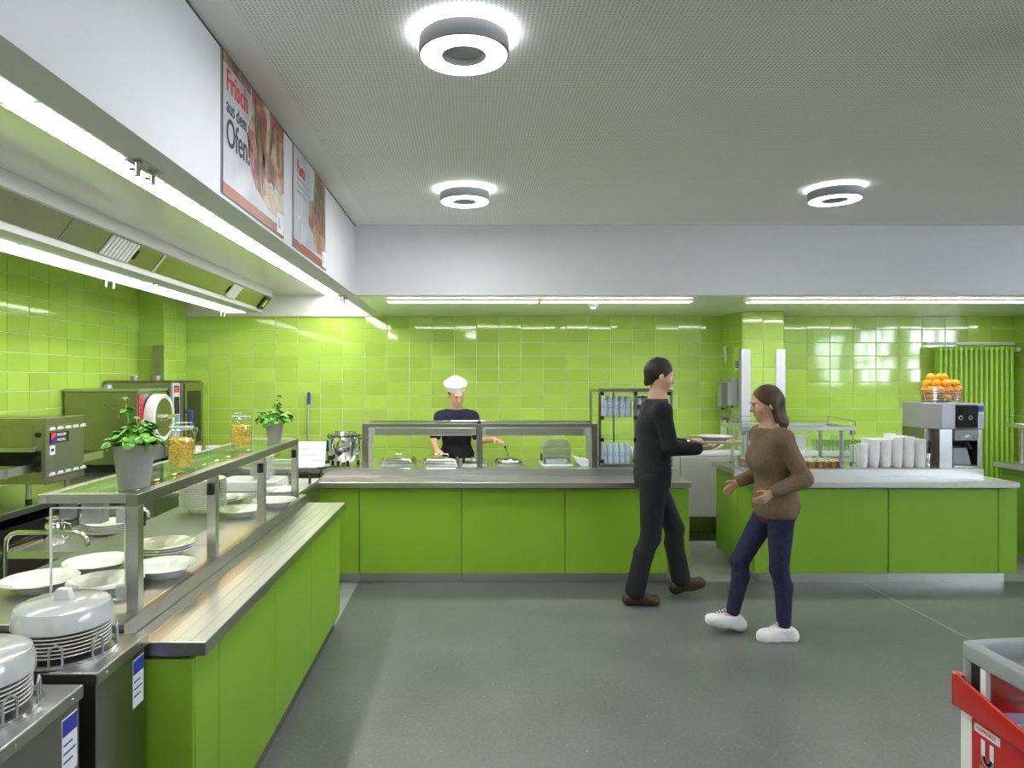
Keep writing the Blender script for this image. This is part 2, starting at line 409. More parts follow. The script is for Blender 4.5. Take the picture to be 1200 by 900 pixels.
# columns
def column(name, x0, x1, z1, label): return struct(MB().box(x0, x1, 7.0, YB, 0, z1).build(name, 'grout'), label)
cl_ = column('wall_column_left', XL, -3.13, ZH, 'tiled pillar in the left corner')
cm_ = column('wall_column_middle', 2.80, 3.22, ZS, 'tiled pillar with steel corner guards')
cr_ = column('wall_column_right', 6.02, 6.5, ZS, 'tiled pillar at the right of the radiator')

# tiles: each one a slightly pillowed glazed piece, proud of the grout
TW, TH = .25, .1455
def tile_mesh(wd, ht):
    g = .0022; c = .003; t = .0045; a = wd/2 - g; b = ht/2 - g
    vs = [(-a,0,-b),(a,0,-b),(a,0,b),(-a,0,b),(-a+c*.3,-t+.001,-b+c*.3),(a-c*.3,-t+.001,-b+c*.3),(a-c*.3,-t+.001,b-c*.3),(-a+c*.3,-t+.001,b-c*.3),
          (-a+c,-t,-b+c),(a-c,-t,-b+c),(a-c,-t,b-c),(-a+c,-t,b-c)]
    fs = []
    for o in (0, 4): fs += [(o+i, o+(i+1)%4, o+4+(i+1)%4, o+4+i) for i in range(4)]
    fs.append((8,9,10,11))
    me = bpy.data.meshes.new('tile'); me.from_pydata(vs, [], fs); me.materials.append(M['tile']); return me
TM = {}
def tiles(wall, start, ang, length, ztop, zsplit, zlow=0.0, first_full=True, tw=TW):
    """start = (x, y) of the run's first edge; ang: the run's direction; tiles face to the right of it (-y for ang 0)"""
    n = max(1, round(length/tw)); w_ = length/n if abs(n*tw-length) < .09 else tw
    n = int(round(length/w_)) if abs(n*tw-length) < .09 else int(math.ceil(length/w_ - .02))
    d = Vector((math.cos(ang), math.sin(ang), 0)); nrm = Vector((math.sin(ang), -math.cos(ang), 0))
    rows = int(math.ceil((ztop - zlow)/TH)); low = MB(); woff = Vector(wall.location)
    for r in range(rows):
        zt = ztop - r*TH; zb = max(zt - TH, zlow)
        for c in range(n):
            u0 = c*w_; u1 = min(u0 + w_, length); ww = round(u1-u0, 3); hh = round(zt-zb, 3)
            if ww < .02 or hh < .02: continue
            ce = Vector((start[0], start[1], 0)) + d*((u0+u1)/2); ce.z = (zt+zb)/2
            if zb > zsplit - TH*.5:
                if (ww, hh) not in TM: TM[(ww, hh)] = tile_mesh(ww, hh)
                o = bpy.data.objects.new('tile', TM[(ww, hh)]); COL.objects.link(o); o.parent = wall; o.location = ce - woff
                q = Matrix.Rotation(ang + R(random.gauss(0, .16)), 4, 'Z') @ Matrix.Rotation(R(random.gauss(0, .16)), 4, 'X')
                o.rotation_euler = q.to_euler()
            else:
                low.obox(ce + nrm*.001, d, nrm, (0,0,1), ww/2-.002, .003, hh/2-.002)
    if low.f:
        o = low.build('lower_tiles', 'tile', wall); o['kind'] = 'stuff'
tiles(wb, (-3.13, YB), 0, 2.80+3.13, ZS, .88)
wb2 = struct(MB().box(3.22, 6.02, YB-.004, YB, 0, ZS).build('wall_back_right', 'grout'), 'tiled back wall to the right of the pillar')
tiles(wb2, (3.22, YB-.004), 0, 2.80, ZS, .88)
tiles(wl, (XL, 3.0), R(90), 4.0, ZH, .88)
tiles(wl, (XL, 0.5), R(90), 2.5, ZH, 9)
tiles(cl_, (XL, 7.0), 0, .26, ZH, .88); tiles(cl_, (-3.13, 7.0), R(90), .55, ZH, .88)
tiles(cm_, (2.80, YB), R(-90), .55, ZS, .6); tiles(cm_, (2.80, 7.0), 0, .42, ZS, .6, tw=.21); tiles(cm_, (3.22, 7.0), R(90), .55, ZS, .6)
tiles(cr_, (6.02, YB), R(-90), .55, ZS, .6); tiles(cr_, (6.02, 7.0), 0, .48, ZS, .6)
tiles(wb, (6.5, YB), 0, 2.5, ZS, 9)
# steel corner guards
for x0, x1 in ((2.792, 2.878), (3.140, 3.228)):
    g = MB(); g.box(x0, x1, 6.986, 6.992, .1, 1.985)
    if x0 < 2.9: g.box(2.786, 2.792, 6.986, 7.07, .1, 1.985)
    else: g.box(3.228, 3.234, 6.986, 7.07, .1, 1.985)
    g.build('corner_guard', 'alu', cm_)

# ================================================================= lights
def ring(x, y, label, on='ring_on', glow='ring_glow'):
    t = thing('ring_lamp', label, 'ceiling lamp', (x, y, ZC), 'round ring lamps on the ceiling')
    zb = ZC - .085; ro, ri = .165, .082
    MB().lathe([(ro,ZC-.024),(ro,zb+.004),(ro-.003,zb+.001),(ro-.008,zb+.001),(ro-.008,ZC-.024)], (x,y,0), 48, close=True).build('housing', 'ring_side', t, smooth=True)
    MB().lathe([(ro-.0082,zb+.002),(ro-.014,zb),(ri+.004,zb),(ri+.001,zb+.001)], (x,y,0), 48).build('diffuser', on, t, smooth=True)
    MB().lathe([(ri-.0005,zb+.001),(ri-.0005,zb+.03),(0,zb+.03),(0,zb+.032),(ri+.0008,zb+.032),(ri+.0008,zb+.001)], (x,y,0), 40).build('inner_cup', 'light_grey', t, smooth=True)
    MB().lathe([(ro-.02,ZC-.02),(ro-.02,ZC-.012),(.10,ZC-.012),(.10,ZC-.02)], (x,y,0), 40, close=True).build('upper_glow', glow, t, smooth=True)
    MB().cyl((x,y,ZC), (x,y,zb+.031), .06, n=20).build('mount', 'light_grey', t)
    return t
ring(-.02, 2.50, 'round ring lamp nearest the camera, on the perforated ceiling')
ring(-.03, 4.56, 'round ring lamp beside the posters bulkhead, above the back counter')
ring(2.42, 4.52, 'round ring lamp on the right part of the ceiling', 'ring_dim', 'ring_glow_dim')
for x, y, q in [(-.02,-1.62,'behind the camera')]: ring(x, y, 'round ring lamp %s, out of the picture' % q)
for x, y, q in [(-.02,.44,'right above the camera'),(2.42,2.48,'on the right, second row'),(2.42,.44,'on the right, beside the camera'),(4.86,4.52,'far right, by the back counters'),(4.86,2.48,'far right, second row'),(4.86,.44,'far right, beside the camera')]:
    ring(x, y, 'dim round ring lamp %s, out of the picture' % q, 'ring_dim', 'ring_glow_dim')

def strip(x0, x1, y0, y1, z, label, group):
    t = thing('strip_light', label, 'strip light', ((x0+x1)/2, (y0+y1)/2, z), group)
    MB().box(x0-.012, x1+.012, y0-.012, y1+.012, z-.010, z).build('housing', 'white_paint', t)
    MB().box(x0, x1, y0, y1, z-.014, z-.0101).build('diffuser', 'tube_on', t)
    return t
bx = [(-.715,.60),(.645,1.95),(2.475,3.80),(3.84,5.15),(5.5,6.8)]
nm = ['leftmost', 'second from the left', 'third from the left', 'fourth from the left', 'rightmost']
for (a, b), q in zip(bx, nm):
    strip(a, b, 5.97, 6.10, ZS, 'long white strip light under the back soffit, %s' % q, 'strip lights under the back soffit')
gy = [.95, 2.26, 3.62, 4.97, 6.24, 7.52]
nm = ['nearest the camera', 'second nearest the camera', 'third from the camera', 'fourth from the camera', 'farthest, by the white end panel']
for a, b, q in zip(gy, gy[1:], nm):
    strip(-1.555, -1.43, a+.02, b-.02, ZH, 'white strip light on the kitchen ceiling behind the bulkhead, %s' % q, 'strip lights behind the bulkhead')

# ================================================================= extraction hood
hd = thing('extraction_hood', 'long steel extraction hood with louvres hanging over the kitchen bench', 'extraction hood', (-2.3, 4.6, ZS))
HY0, HY1 = 1.2, 7.1
MB().prism([(-2.05,ZH-.001),(-2.05,2.529),(-2.065,2.522),(-2.155,2.408),(-2.155,ZS),(-2.55,ZS),(-2.55,ZH-.001)], HY0, HY1).build('casing', 'light_grey', hd)
def hface(y0, y1, name, mt, push=.004, inset=0.0):
    a = Vector((-2.060, 0, 2.524)); b = Vector((-2.153, 0, 2.406)); n = Vector((.118, 0, -.093)).normalized()
    d = (b - a); a2 = a + d*(.03+inset) + n*push; b2 = b - d*(.03+inset) + n*push
    vs = []
    for q in (a2, b2):
        for y in (y0, y1): vs += [(q.x, y, q.z), (q.x - n.x*.012, y, q.z - n.z*.012)]
    m = MB().add(vs, [(0,2,6,4),(1,5,7,3),(0,4,5,1),(2,3,7,6),(0,1,3,2),(4,6,7,5)])
    return m.build(name, mt, hd)
for y0, y1 in ((HY0+.02,2.14),(2.17,3.555),(3.562,3.94),(4.28,4.605),(4.64,5.98),(6.22,6.88)): hface(y0, y1, 'filter_panel', 'hood_steel')
hface(4.607, 4.638, 'divider', 'alu', .010); hface(2.143, 2.167, 'divider', 'alu', .010)
for y0, y1 in ((3.945,4.275),(5.985,6.215)):
    hface(y0, y1, 'louvre_back', 'dark_void', .001)
    n = 8
    for k in range(n):
        c = y0 + (y1-y0)*(k+.5)/n; hface(c-.013, c+.013, 'louvre_slat', 'offwhite', .012, .02)
hface(6.90, 7.06, 'end_box', 'black', .02); hface(6.95, 7.0, 'warning_label', 'yellow', .026, .2)
for y in (4.30, 5.96): hface(y-.01, y+.01, 'latch', 'black', .012, .25)
gy = [1.2, 2.2, 3.52, 4.84, 6.13, 7.09]
for a, b in zip(gy, gy[1:]):
    MB().box(-2.505, -2.32, a+.02, b-.02, ZS-.006, ZS-.0005).build('light_strip', 'hood_tube_on', hd)
def nozzles(x, y, z, s, label):
    t = thing('spray_nozzle', label, 'nozzle', (x, y, z))
    MB().box(x-.035*s, x+.02*s, y-.02*s, y+.14*s, z-.004, z).build('plate', 'light_grey', t)
    for k in range(2):
        yy = y + k*.10*s
        b = MB(); b.cyl((x,yy,z-.003), (x,yy,z-.05*s), .010*s, n=12); b.build('nozzle', 'steel_bright', t, smooth=True)
        MB().cyl((x,yy,z-.003), (x,yy,z-.010*s), .014*s, n=12).build('collar', 'steel_dark', t)
        MB().cyl((x-.024*s,yy,z-.03*s), (x-.008*s,yy,z-.03*s), .005*s, n=8).build('thumb_screw', 'steel_dark', t)
nozzles(-1.045, 2.15, ZS, 1.0, 'pair of small steel nozzles under the bulkhead near the camera')
nozzles(-1.045, 5.62, ZS, 1.3, 'pair of small steel nozzles under the far end of the bulkhead')
nozzles(-2.53, 4.75, ZS, 1.0, 'pair of small steel nozzles under the middle of the hood')
nozzles(-2.25, 4.85, ZS, .8, 'pair of small steel nozzles on the hood beside the louvre')
nozzles(-2.53, 6.95, ZS, 1.0, 'pair of small steel nozzles under the far end of the hood')
# smoke detector on the soffit
p = P(695, 355, 6.3)
t = thing('smoke_detector', 'small white round detector under the soffit beside the strip light', 'detector', (p.x, 6.3, ZS))
MB().lathe([(0,ZS),(.05,ZS),(.05,ZS-.018),(.042,ZS-.024),(0,ZS-.024)], (p.x,6.3,0), 24).build('base', 'white_plastic', t, smooth=True)
MB().lathe([(.03,ZS-.024),(.028,ZS-.045),(.018,ZS-.052),(0,ZS-.052)], (p.x,6.3,0), 20).build('sensor_head', 'white_plastic', t, smooth=True)
# ================================================================= counters
ZT, ZR = .90, .845          # worktop and tray-rail heights
# ---- back (main) counter
bc = thing('serving_counter', 'long lime green serving counter along the back, left of the passage', 'counter', (.3, 5.62, 0))
cc = MB(); cc.box(-1.25, 1.79, 5.605, 6.6, .10, .80); cc.box(-2.66, -1.25, 6.0, 6.6, .10, .80); cc.build('carcass', 'grey_plastic', bc)
def fpanels(parent, xs, y, z0, z1, t=.018):
    for a, b in zip(xs, xs[1:]): MB().box(a+.003, b-.003, y, y+t, z0, z1).build('front_panel', 'panel_green', parent, bevel=.0015, seg=1)
BX = [-1.262, -.900, -.062, .782, 1.624, 1.80]
fpanels(bc, BX, 5.58, .09, .785)
MB().box(1.79, 1.80, 5.60, 6.6, .09, .80).build('end_panel', 'panel_green', bc)
for a, b in zip(BX, BX[1:]): MB().box(a+.002, min(b, 1.775)-.002, 5.645, 5.66, 0, .10).build('plinth', 'steel', bc)
MB().box(1.765, 1.775, 5.66, 6.6, 0, .10).build('plinth', 'steel', bc)
wt = thing('worktop', 'brushed steel worktop with tray rail on the long back counter', 'worktop', (.3, 5.9, .80))
def rail_x(parent, x0, x1, y0, y1, yb):
    MB().box(x0, x1, y0, y1, ZR-.045, ZR).build('tray_rail', 'steel', parent, bevel=.004)
    n = 4
    for k in range(n):
        y = y0 + (y1-y0)*(k+1)/(n+1); MB().box(x0+.01, x1-.01, y-.0025, y+.0025, ZR, ZR+.0012).build('rail_ridge', 'steel', parent)
    MB().box(x0, x1, y1, y1+.02, ZR-.02, ZT).build('upstand', 'steel', parent)
    MB().box(x0, x1, y1+.02, yb, ZT-.045, ZT).build('top', 'steel', parent, bevel=.003)
rail_x(wt, -1.265, 1.80, 5.50, 5.89, 6.62)
MB().box(-2.68, -1.267, 5.98, 6.62, ZT-.045, ZT).build('side_top', 'steel', wt)

# ---- right island
ic = thing('serving_counter', 'lime green island counter with juicer, right of the passage', 'counter', (3.4, 5.62, 0))
MB().box(2.35, 4.45, 5.605, 6.42, .10, .80).build('carcass', 'grey_plastic', ic)
IX = [2.33, 2.522, 3.425, 4.325, 4.48]
fpanels(ic, IX, 5.58, .09, .785)
MB().box(4.455, 4.475, 5.60, 6.42, .09, .80).build('end_panel', 'panel_green', ic)
for a, b in ((5.60, 5.905), (5.915, 6.43)): MB().box(2.325, 2.343, a, b, .09, .796 if b > 6 else .79).build('side_panel', 'panel_green', ic, bevel=.0015, seg=1)
MB().box(2.40, 4.42, 5.645, 5.66, 0, .10).build('plinth', 'steel', ic); MB().box(2.395, 2.41, 5.655, 6.40, 0, .10).build('plinth', 'steel', ic)
it = thing('worktop', 'brushed steel worktop with tray rail on the juicer island', 'worktop', (3.4, 5.9, .80))
rail_x(it, 2.285, 4.44, 5.50, 5.89, 6.45)
MB().box(2.325, 2.343, 5.915, 6.43, .80, .8545).build('side_apron', 'panel_green', it)
# ---- third counter at the right edge
tc3 = thing('serving_counter', 'lime green counter cut by the right edge of the picture', 'counter', (5.9, 5.62, 0))
MB().box(5.03, 6.9, 5.605, 6.42, .10, .80).build('carcass', 'grey_plastic', tc3)
fpanels(tc3, [5.01, 5.2, 6.05, 6.9], 5.58, .09, .785)
for a, b in ((5.60, 5.905), (5.915, 6.43)): MB().box(5.005, 5.023, a, b, .09, .796 if b > 6 else .79).build('side_panel', 'panel_green', tc3, bevel=.0015, seg=1)
MB().box(5.075, 6.9, 5.645, 5.66, 0, .10).build('plinth', 'steel', tc3); MB().box(5.07, 5.085, 5.655, 6.40, 0, .10).build('plinth', 'steel', tc3)
t3 = thing('worktop', 'brushed steel worktop at the right edge of the picture', 'worktop', (5.9, 5.9, .80))
rail_x(t3, 4.965, 6.9, 5.50, 5.89, 6.47)
MB().box(5.005, 5.023, 5.915, 6.43, .80, .8545).build('side_apron', 'panel_green', t3)

# ---- left counter
lc = thing('serving_counter', 'lime green serving counter along the left, under the pasta jars', 'counter', (-1.3, 3.4, 0))
LY0, LY1 = 2.19, 4.64
MB().box(-1.74, -.90, LY0+.02, LY1-.02, .10, .80).build('carcass', 'grey_plastic', lc)
ys = [2.19, 2.40, 3.10, 3.80, 4.50, 4.64]
for a, b in zip(ys, ys[1:]): MB().box(-.898, -.88, a+.003, b-.003, .09, .785).build('front_panel', 'panel_green', lc, bevel=.0015, seg=1)
MB().box(-1.76, -.882, LY0-.015, LY0+.003, .09, .785).build('end_panel', 'panel_green', lc, bevel=.0015, seg=1)
MB().box(-1.76, -.90, LY1-.015, LY1, .09, .785).build('end_panel', 'panel_green', lc)
MB().box(-1.76, -1.742, LY0, LY1, .09, .80).build('back_panel', 'steel_dark', lc)
MB().box(-.925, -.91, LY0+.05, LY1-.03, 0, .10).build('plinth', 'steel_dark', lc); MB().box(-1.7, -.91, LY0+.045, LY0+.06, 0, .10).build('plinth', 'steel_dark', lc)
lt = thing('worktop', 'brushed steel worktop with tray rail on the left counter', 'worktop', (-1.3, 3.4, .80))
MB().box(-1.095, -.836, 2.165, 4.615, ZR-.045, ZR).build('tray_rail', 'steel_y', lt, bevel=.004)
for k in range(4):
    x = -.836 - .259*(k+1)/5; MB().box(x-.0025, x+.0025, 2.18, 4.6, ZR, ZR+.0012).build('rail_ridge', 'steel_y', lt)
MB().box(-1.115, -1.095, 2.165, 4.615, ZR-.02, ZT).build('upstand', 'steel_dark', lt)
lt_top = MB().box(-1.78, -1.115, 2.165, 4.615, ZT-.045, ZT).build('top', 'steel_y', lt, bevel=.003)
for y in (2.45, 3.2, 3.95): MB().box(-1.70, -1.16, y-.003, y+.003, ZT, ZT+.001).build('top_joint', 'steel_dark', lt)

# ================================================================= sneeze guards
def clip(parent, c, s=.022): MB().box(c[0]-s*.5, c[0]+s*.5, c[1]-s, c[1]+s, c[2]-s, c[2]+s).build('glass_clip', 'alu', parent, bevel=.003)
lg = thing('sneeze_guard', 'steel and glass sneeze guard with shelf on the left counter', 'sneeze guard', (-1.14, 3.4, ZT))
GX, GT = -1.138, 1.29
py = [2.325, 3.03, 3.74, 4.45]
for y in py: MB().box(GX-.02, GX+.02, y-.02, y+.02, ZT, GT-.0405).build('post', 'steel', lg, bevel=.002)
MB().box(GX-.02, GX+.02, 2.30, 4.47, GT-.04, GT).build('front_bar', 'steel_dark', lg, bevel=.002)
MB().box(-1.455, -1.425, 2.30, 4.47, GT-.03, GT).build('rear_bar', 'steel', lg, bevel=.002)
for y in (2.305, 4.45): MB().box(-1.425, GX-.0205, y, y+.04, GT-.03, GT).build('end_bar', 'steel', lg, bevel=.002)
for y in (3.0, 3.7): MB().box(-1.425, GX-.0205, y, y+.02, GT-.02, GT-.001).build('cross_bar', 'steel_bright', lg)
for a, b in ((2.347, 3.0), (3.022, 3.70), (3.722, 4.449)):
    MB().box(-1.423, GX-.021, a, b, GT-.010, GT-.002).build('glass_shelf', 'glass_green', lg)
for a, b in zip(py, py[1:]):
    MB().box(GX-.004, GX+.004, a+.025, b-.025, 1.03, 1.235).build('front_glass', 'glass', lg)
    for y in (a+.03, b-.03): MB().box(GX-.014, GX+.014, y-.01, y+.02, 1.17, 1.22).build('glass_clip', 'black', lg, bevel=.003)
# end glass towards the camera
MB().box(-1.42, GX-.025, 2.31, 2.318, .93, 1.245).build('end_glass', 'glass', lg)
ed = MB()
for a in ((-1.42,-1.416,.93,1.245), (GX-.029,GX-.025,.93,1.245), (-1.42,GX-.025,.93,.934), (-1.42,GX-.025,1.241,1.245)): ed.box(a[0], a[1], 2.309, 2.319, a[2], a[3])
ed.build('glass_edge', 'white_plastic', lg)
for z in (1.215, .96): MB().box(GX-.055, GX-.0205, 2.30, 2.33, z-.022, z+.022).build('glass_clip', 'alu', lg, bevel=.003)
MB().box(-1.395, -1.355, 2.32, 2.36, 1.20, 1.258).build('cable_box', 'grey_plastic', lg, bevel=.002)
MB().box(-1.325, -1.255, 2.33, 2.38, 1.185, 1.259).build('cable_box', 'light_grey', lg, bevel=.002)
lb = MB().box(-1.425, -1.385, 2.40, 4.44, GT-.055, GT-.031).build('lamp_bar', 'alu', lg)
for k in range(11):
    y = 2.52 + k*.18; MB().cyl((-1.405,y,GT-.0552), (-1.405,y,GT-.062), .013, n=12).build('heat_lamp', 'warm_on', lb)

bg = thing('sneeze_guard', 'two-bay steel and glass sneeze guard on the long back counter', 'sneeze guard', (.1, 6.0, ZT))
bpx = [-.915, .09, 1.10]
for x in bpx: MB().box(x-.026, x+.026, 5.98, 6.02, ZT, GT-.005).build('post', 'steel_dark', bg, bevel=.002)
for a, b in zip(bpx, bpx[1:]):
    MB().box(a+.027, b-.027, 5.985, 6.015, GT-.035, GT-.002).build('front_bar', 'steel_dark', bg, bevel=.002)
    MB().box(a+.027, b-.027, 6.016, 6.30, GT-.012, GT-.004).build('glass_shelf', 'glass_green', bg)
    MB().box(a-.02, b+.02, 6.30, 6.34, GT-.03, GT+.005).build('rear_bar', 'steel_bright', bg, bevel=.002)
    l2 = MB().box(a+.06, b-.06, 6.20, 6.27, 1.165, 1.235).build('lamp_bar', 'steel', bg, bevel=.004)
    for k in range(5):
        x = a + (b-a)*(k+.5)/5; MB().cyl((x,6.235,1.1649), (x,6.235,1.1638), .013, n=12).build('heat_lamp', 'warm_on', l2)
    for x in (a+.045, b-.045): MB().box(x-.015, x+.015, 6.19, 6.28, 1.17, 1.265).build('lamp_bracket', 'alu', bg, bevel=.003)
for x in (bpx[0]-.0, bpx[2]+.0): MB().box(x-.004, x+.004, 6.03, 6.32, ZT+.03, GT-.06).build('end_glass', 'glass', bg)
for x in bpx: MB().box(x-.02, x+.02, 6.30, 6.34, ZT, GT-.031).build('rear_post', 'alu', bg)

ig = thing('sneeze_guard', 'steel framed glass guard with wire gallery over the island desserts', 'sneeze guard', (2.87, 6.2, ZT))
IZ = 1.285
for x, y in ((2.45,6.0),(3.27,6.0),(2.45,6.36),(3.27,6.36)):
    MB().cyl((x,y,ZT), (x,y,IZ-.05), .016, n=16).build('post', 'steel', ig, smooth=True)
    MB().cyl((x,y,ZT), (x,y,ZT+.012), .03, n=16).build('post_foot', 'steel_dark', ig)
MB().box(2.365, 3.37, 5.945, 5.97, IZ-.055, IZ-.02).build('front_bar', 'steel', ig, bevel=.004)
MB().box(2.365, 3.37, 6.39, 6.415, IZ-.055, IZ-.02).build('rear_bar', 'steel', ig, bevel=.004)
for x in (2.365, 3.345): MB().box(x, x+.025, 5.971, 6.389, IZ-.055, IZ-.02).build('side_bar', 'steel', ig, bevel=.004)
MB().box(2.39, 3.345, 5.97, 6.39, IZ-.04, IZ-.032).build('glass_shelf', 'glass_green', ig)
wg = MB(); zz = IZ+.045
wg.tube([(2.37,5.95,zz-.02),(2.37,6.40,zz),(3.365,6.40,zz),(3.365,5.95,zz-.02),(2.37,5.95,zz-.02)], .0035, 6)
for x, y in ((2.37,5.95),(2.37,6.40),(3.365,6.40),(3.365,5.95),(3.0,6.40),(2.7,6.40)): wg.cyl((x,y,IZ-.03), (x,y,zz if y > 6 else zz-.02), .0035, n=6)
wg.build('wire_gallery', 'steel_dark', ig)
MB().box(2.39, 3.345, 5.95, 5.957, ZT+.03, IZ-.06).build('front_glass', 'glass', ig)
for x in (2.372, 3.357): MB().box(x-.003, x+.003, 5.96, 6.36, ZT+.03, IZ-.06).build('side_glass', 'glass', ig)
ge = MB()
for x in (2.387, 3.345): ge.box(x, x+.004, 5.949, 5.958, ZT+.03, IZ-.06)
ge.build('glass_edge', 'steel_dark', ig)
for x in (2.39, 3.345):
    for z in (ZT+.035, IZ-.075): MB().box(x-.018, x+.018, 5.94, 5.967, z-.018, z+.018).build('glass_clip', 'steel_dark', ig, bevel=.003)
for x, y in ((2.42,6.2),(3.2,6.2)): MB().box(x-.01, x+.01, y-.02, y+.02, ZT, ZT+.04).build('glass_clip', 'alu', ig, bevel=.003)

rg = thing('sneeze_guard', 'steel guard shelf on the counter at the right edge', 'sneeze guard', (5.7, 6.2, ZT))
for x, y in ((5.14,6.02),(6.2,6.02),(5.14,6.36),(6.2,6.36)): MB().cyl((x,y,ZT), (x,y,IZ-.05), .016, n=16).build('post', 'steel', rg, smooth=True)
for y in (5.95, 6.39): MB().box(5.03, 6.5, y, y+.025, IZ-.055, IZ-.02).build('long_bar', 'steel', rg, bevel=.004)
MB().box(5.03, 5.055, 5.976, 6.389, IZ-.055, IZ-.02).build('side_bar', 'steel', rg, bevel=.004)
MB().box(5.055, 6.5, 5.976, 6.389, IZ-.04, IZ-.032).build('glass_shelf', 'glass_green', rg)
MB().tube([(5.04,5.96,IZ-.02),(5.04,5.96,IZ+.03),(5.04,6.40,IZ+.05),(6.4,6.40,IZ+.05)], .0035, 6).build('wire_gallery', 'steel_dark', rg)
MB().box(5.10, 5.14, 6.06, 6.10, ZT, ZT+.035).build('glass_clip', 'alu', rg, bevel=.003)

# ================================================================= posters on the bulkhead
def poster(y0, y1, label, kind):
    x = -.94; z0, z1 = 2.385, 2.93
    t = thing('poster', label, 'poster', (x, (y0+y1)/2, z0))
    W_ = y1-y0; H_ = z1-z0
    MB().box(x, x+.006, y0, y1, z0, z1).build('board', 'print_pale', t)
    def quad(u0, u1, v0, v1, mt, nm='print_area', o=.0005):
        return MB().box(x+.006, x+.006+o, y0+W_*u0, y0+W_*u1, z0+H_*v0, z0+H_*v1).build(nm, mt, t)
    def blob(poly, mt, nm, o=.0012):   # flat printed outline in (u, v)
        return MB().prism([(y0+W_*u, z0+H_*v) for u, v in poly], x+.006, x+.006+o, 'x').build(nm, mt, t)
    quad(0, 1, 0, .085, 'brown_band', 'brown_band', .001)
    q = quad(0, .012, 0, 1, 'print_dark', 'edge', .0015)
    rot = (R(90), 0, R(90))
    if kind == 1:
        quad(0, .40, .93, 1, 'print_pasta', 'print_area', .0008)
        blob([(.42,1),(1,1),(1,.42),(.93,.36),(.80,.42),(.66,.36),(.52,.44),(.40,.52),(.36,.66),(.43,.80)], 'print_pizza', 'pizza_print', .0008)
        blob([(.34,.60),(.40,.66),(.46,.66),(.53,.48),(.60,.36),(.66,.26),(.58,.21),(.48,.24),(.41,.34),(.38,.46)], 'print_ham', 'ham_print', .0010)
        blob([(.50,.40),(.80,.36),(.95,.34),(.99,.20),(.90,.14),(.72,.15),(.58,.20)], 'print_crust', 'crust_print', .0009)
        for k, (u, v, l, a) in enumerate([(.47,.95,.42,-82),(.55,.80,.40,-70),(.62,.62,.34,-100),(.80,.96,.45,-112),(.72,.60,.28,-60),(.52,.62,.30,-95),(.86,.80,.25,-75)]):
            ca, sa = math.cos(R(a)), math.sin(R(a)); w_ = .035
            pts = [(0,0),(.3,w_),(.7,w_*1.1),(1,0),(.7,-w_*.9),(.3,-w_)]
            blob([(u + (p0*l*ca - p1*sa)*.62, v + p0*l*sa + p1*ca) for p0, p1 in pts], 'print_green', 'leaf_print', .0014)
        text('Frisch', .125, (x+.0077, y0+.045, 2.795), rot, 'red_print', t, sx=.86, bold=.0015)
        text('aus dem', .085, (x+.0077, y0+.045, 2.71), rot, 'print_dark', t, sx=.84)
        text('Ofen!', .155, (x+.0077, y0+.045, 2.585), rot, 'print_dark', t, sx=.80, bold=.0012)
    else:
        blob([(.62,1),(.95,1),(.96,.30),(.90,.14),(.70,.12),(.60,.28),(.42,.36),(.46,.62),(.56,.66)], 'print_pasta', 'pasta_print', .0008)
        for k, (u, v, l, a) in enumerate([(.70,.98,.5,-84),(.78,.92,.45,-95),(.66,.82,.3,-100)]):
            ca, sa = math.cos(R(a)), math.sin(R(a)); w_ = .04
            pts = [(0,0),(.3,w_),(.7,w_*1.1),(1,0),(.7,-w_*.9),(.3,-w_)]
            blob([(u + (p0*l*ca - p1*sa)*.62, v + p0*l*sa + p1*ca) for p0, p1 in pts], 'print_green', 'leaf_print', .0014)
        for k in range(9):
            u = .55 + .045*k; blob([(u,.36),(u+.02,.36),(u+.04,.12),(u+.025,.12)], 'print_crust', 'noodle_print', .0015)
        text('Pasta', .105, (x+.0077, y0+.07, 2.80), rot, 'red_print', t, sx=.86, bold=.001)
        for k in range(3): quad(.10, .44 + .02*(k == 1), .70-.065*k, .735-.065*k, 'print_grey', 'small_print', .0009)
        c = Vector((x+.0067, y0+.15, 2.50)); r_ = MB()
        r_.tube([c + Vector((0, .05*math.cos(a*math.pi/10), .075*math.sin(a*math.pi/10))) for a in range(21)], .003, 4, cap=False); r_.build('oval_print', 'white_plastic', t)
    quad(.86, .99, .02, .20, 'paper', 'logo_field', .0016)
    text('L', .07, (x+.0080, y0+W_*.885, z0+H_*.07), rot, 'print_dark', t, name='logo_mark')
poster(2.575, 3.434, 'large poster with pizza and red lettering on the bulkhead, nearer the camera', 1)
poster(3.615, 4.45, 'poster with pasta picture on the bulkhead, farther from the camera', 2)

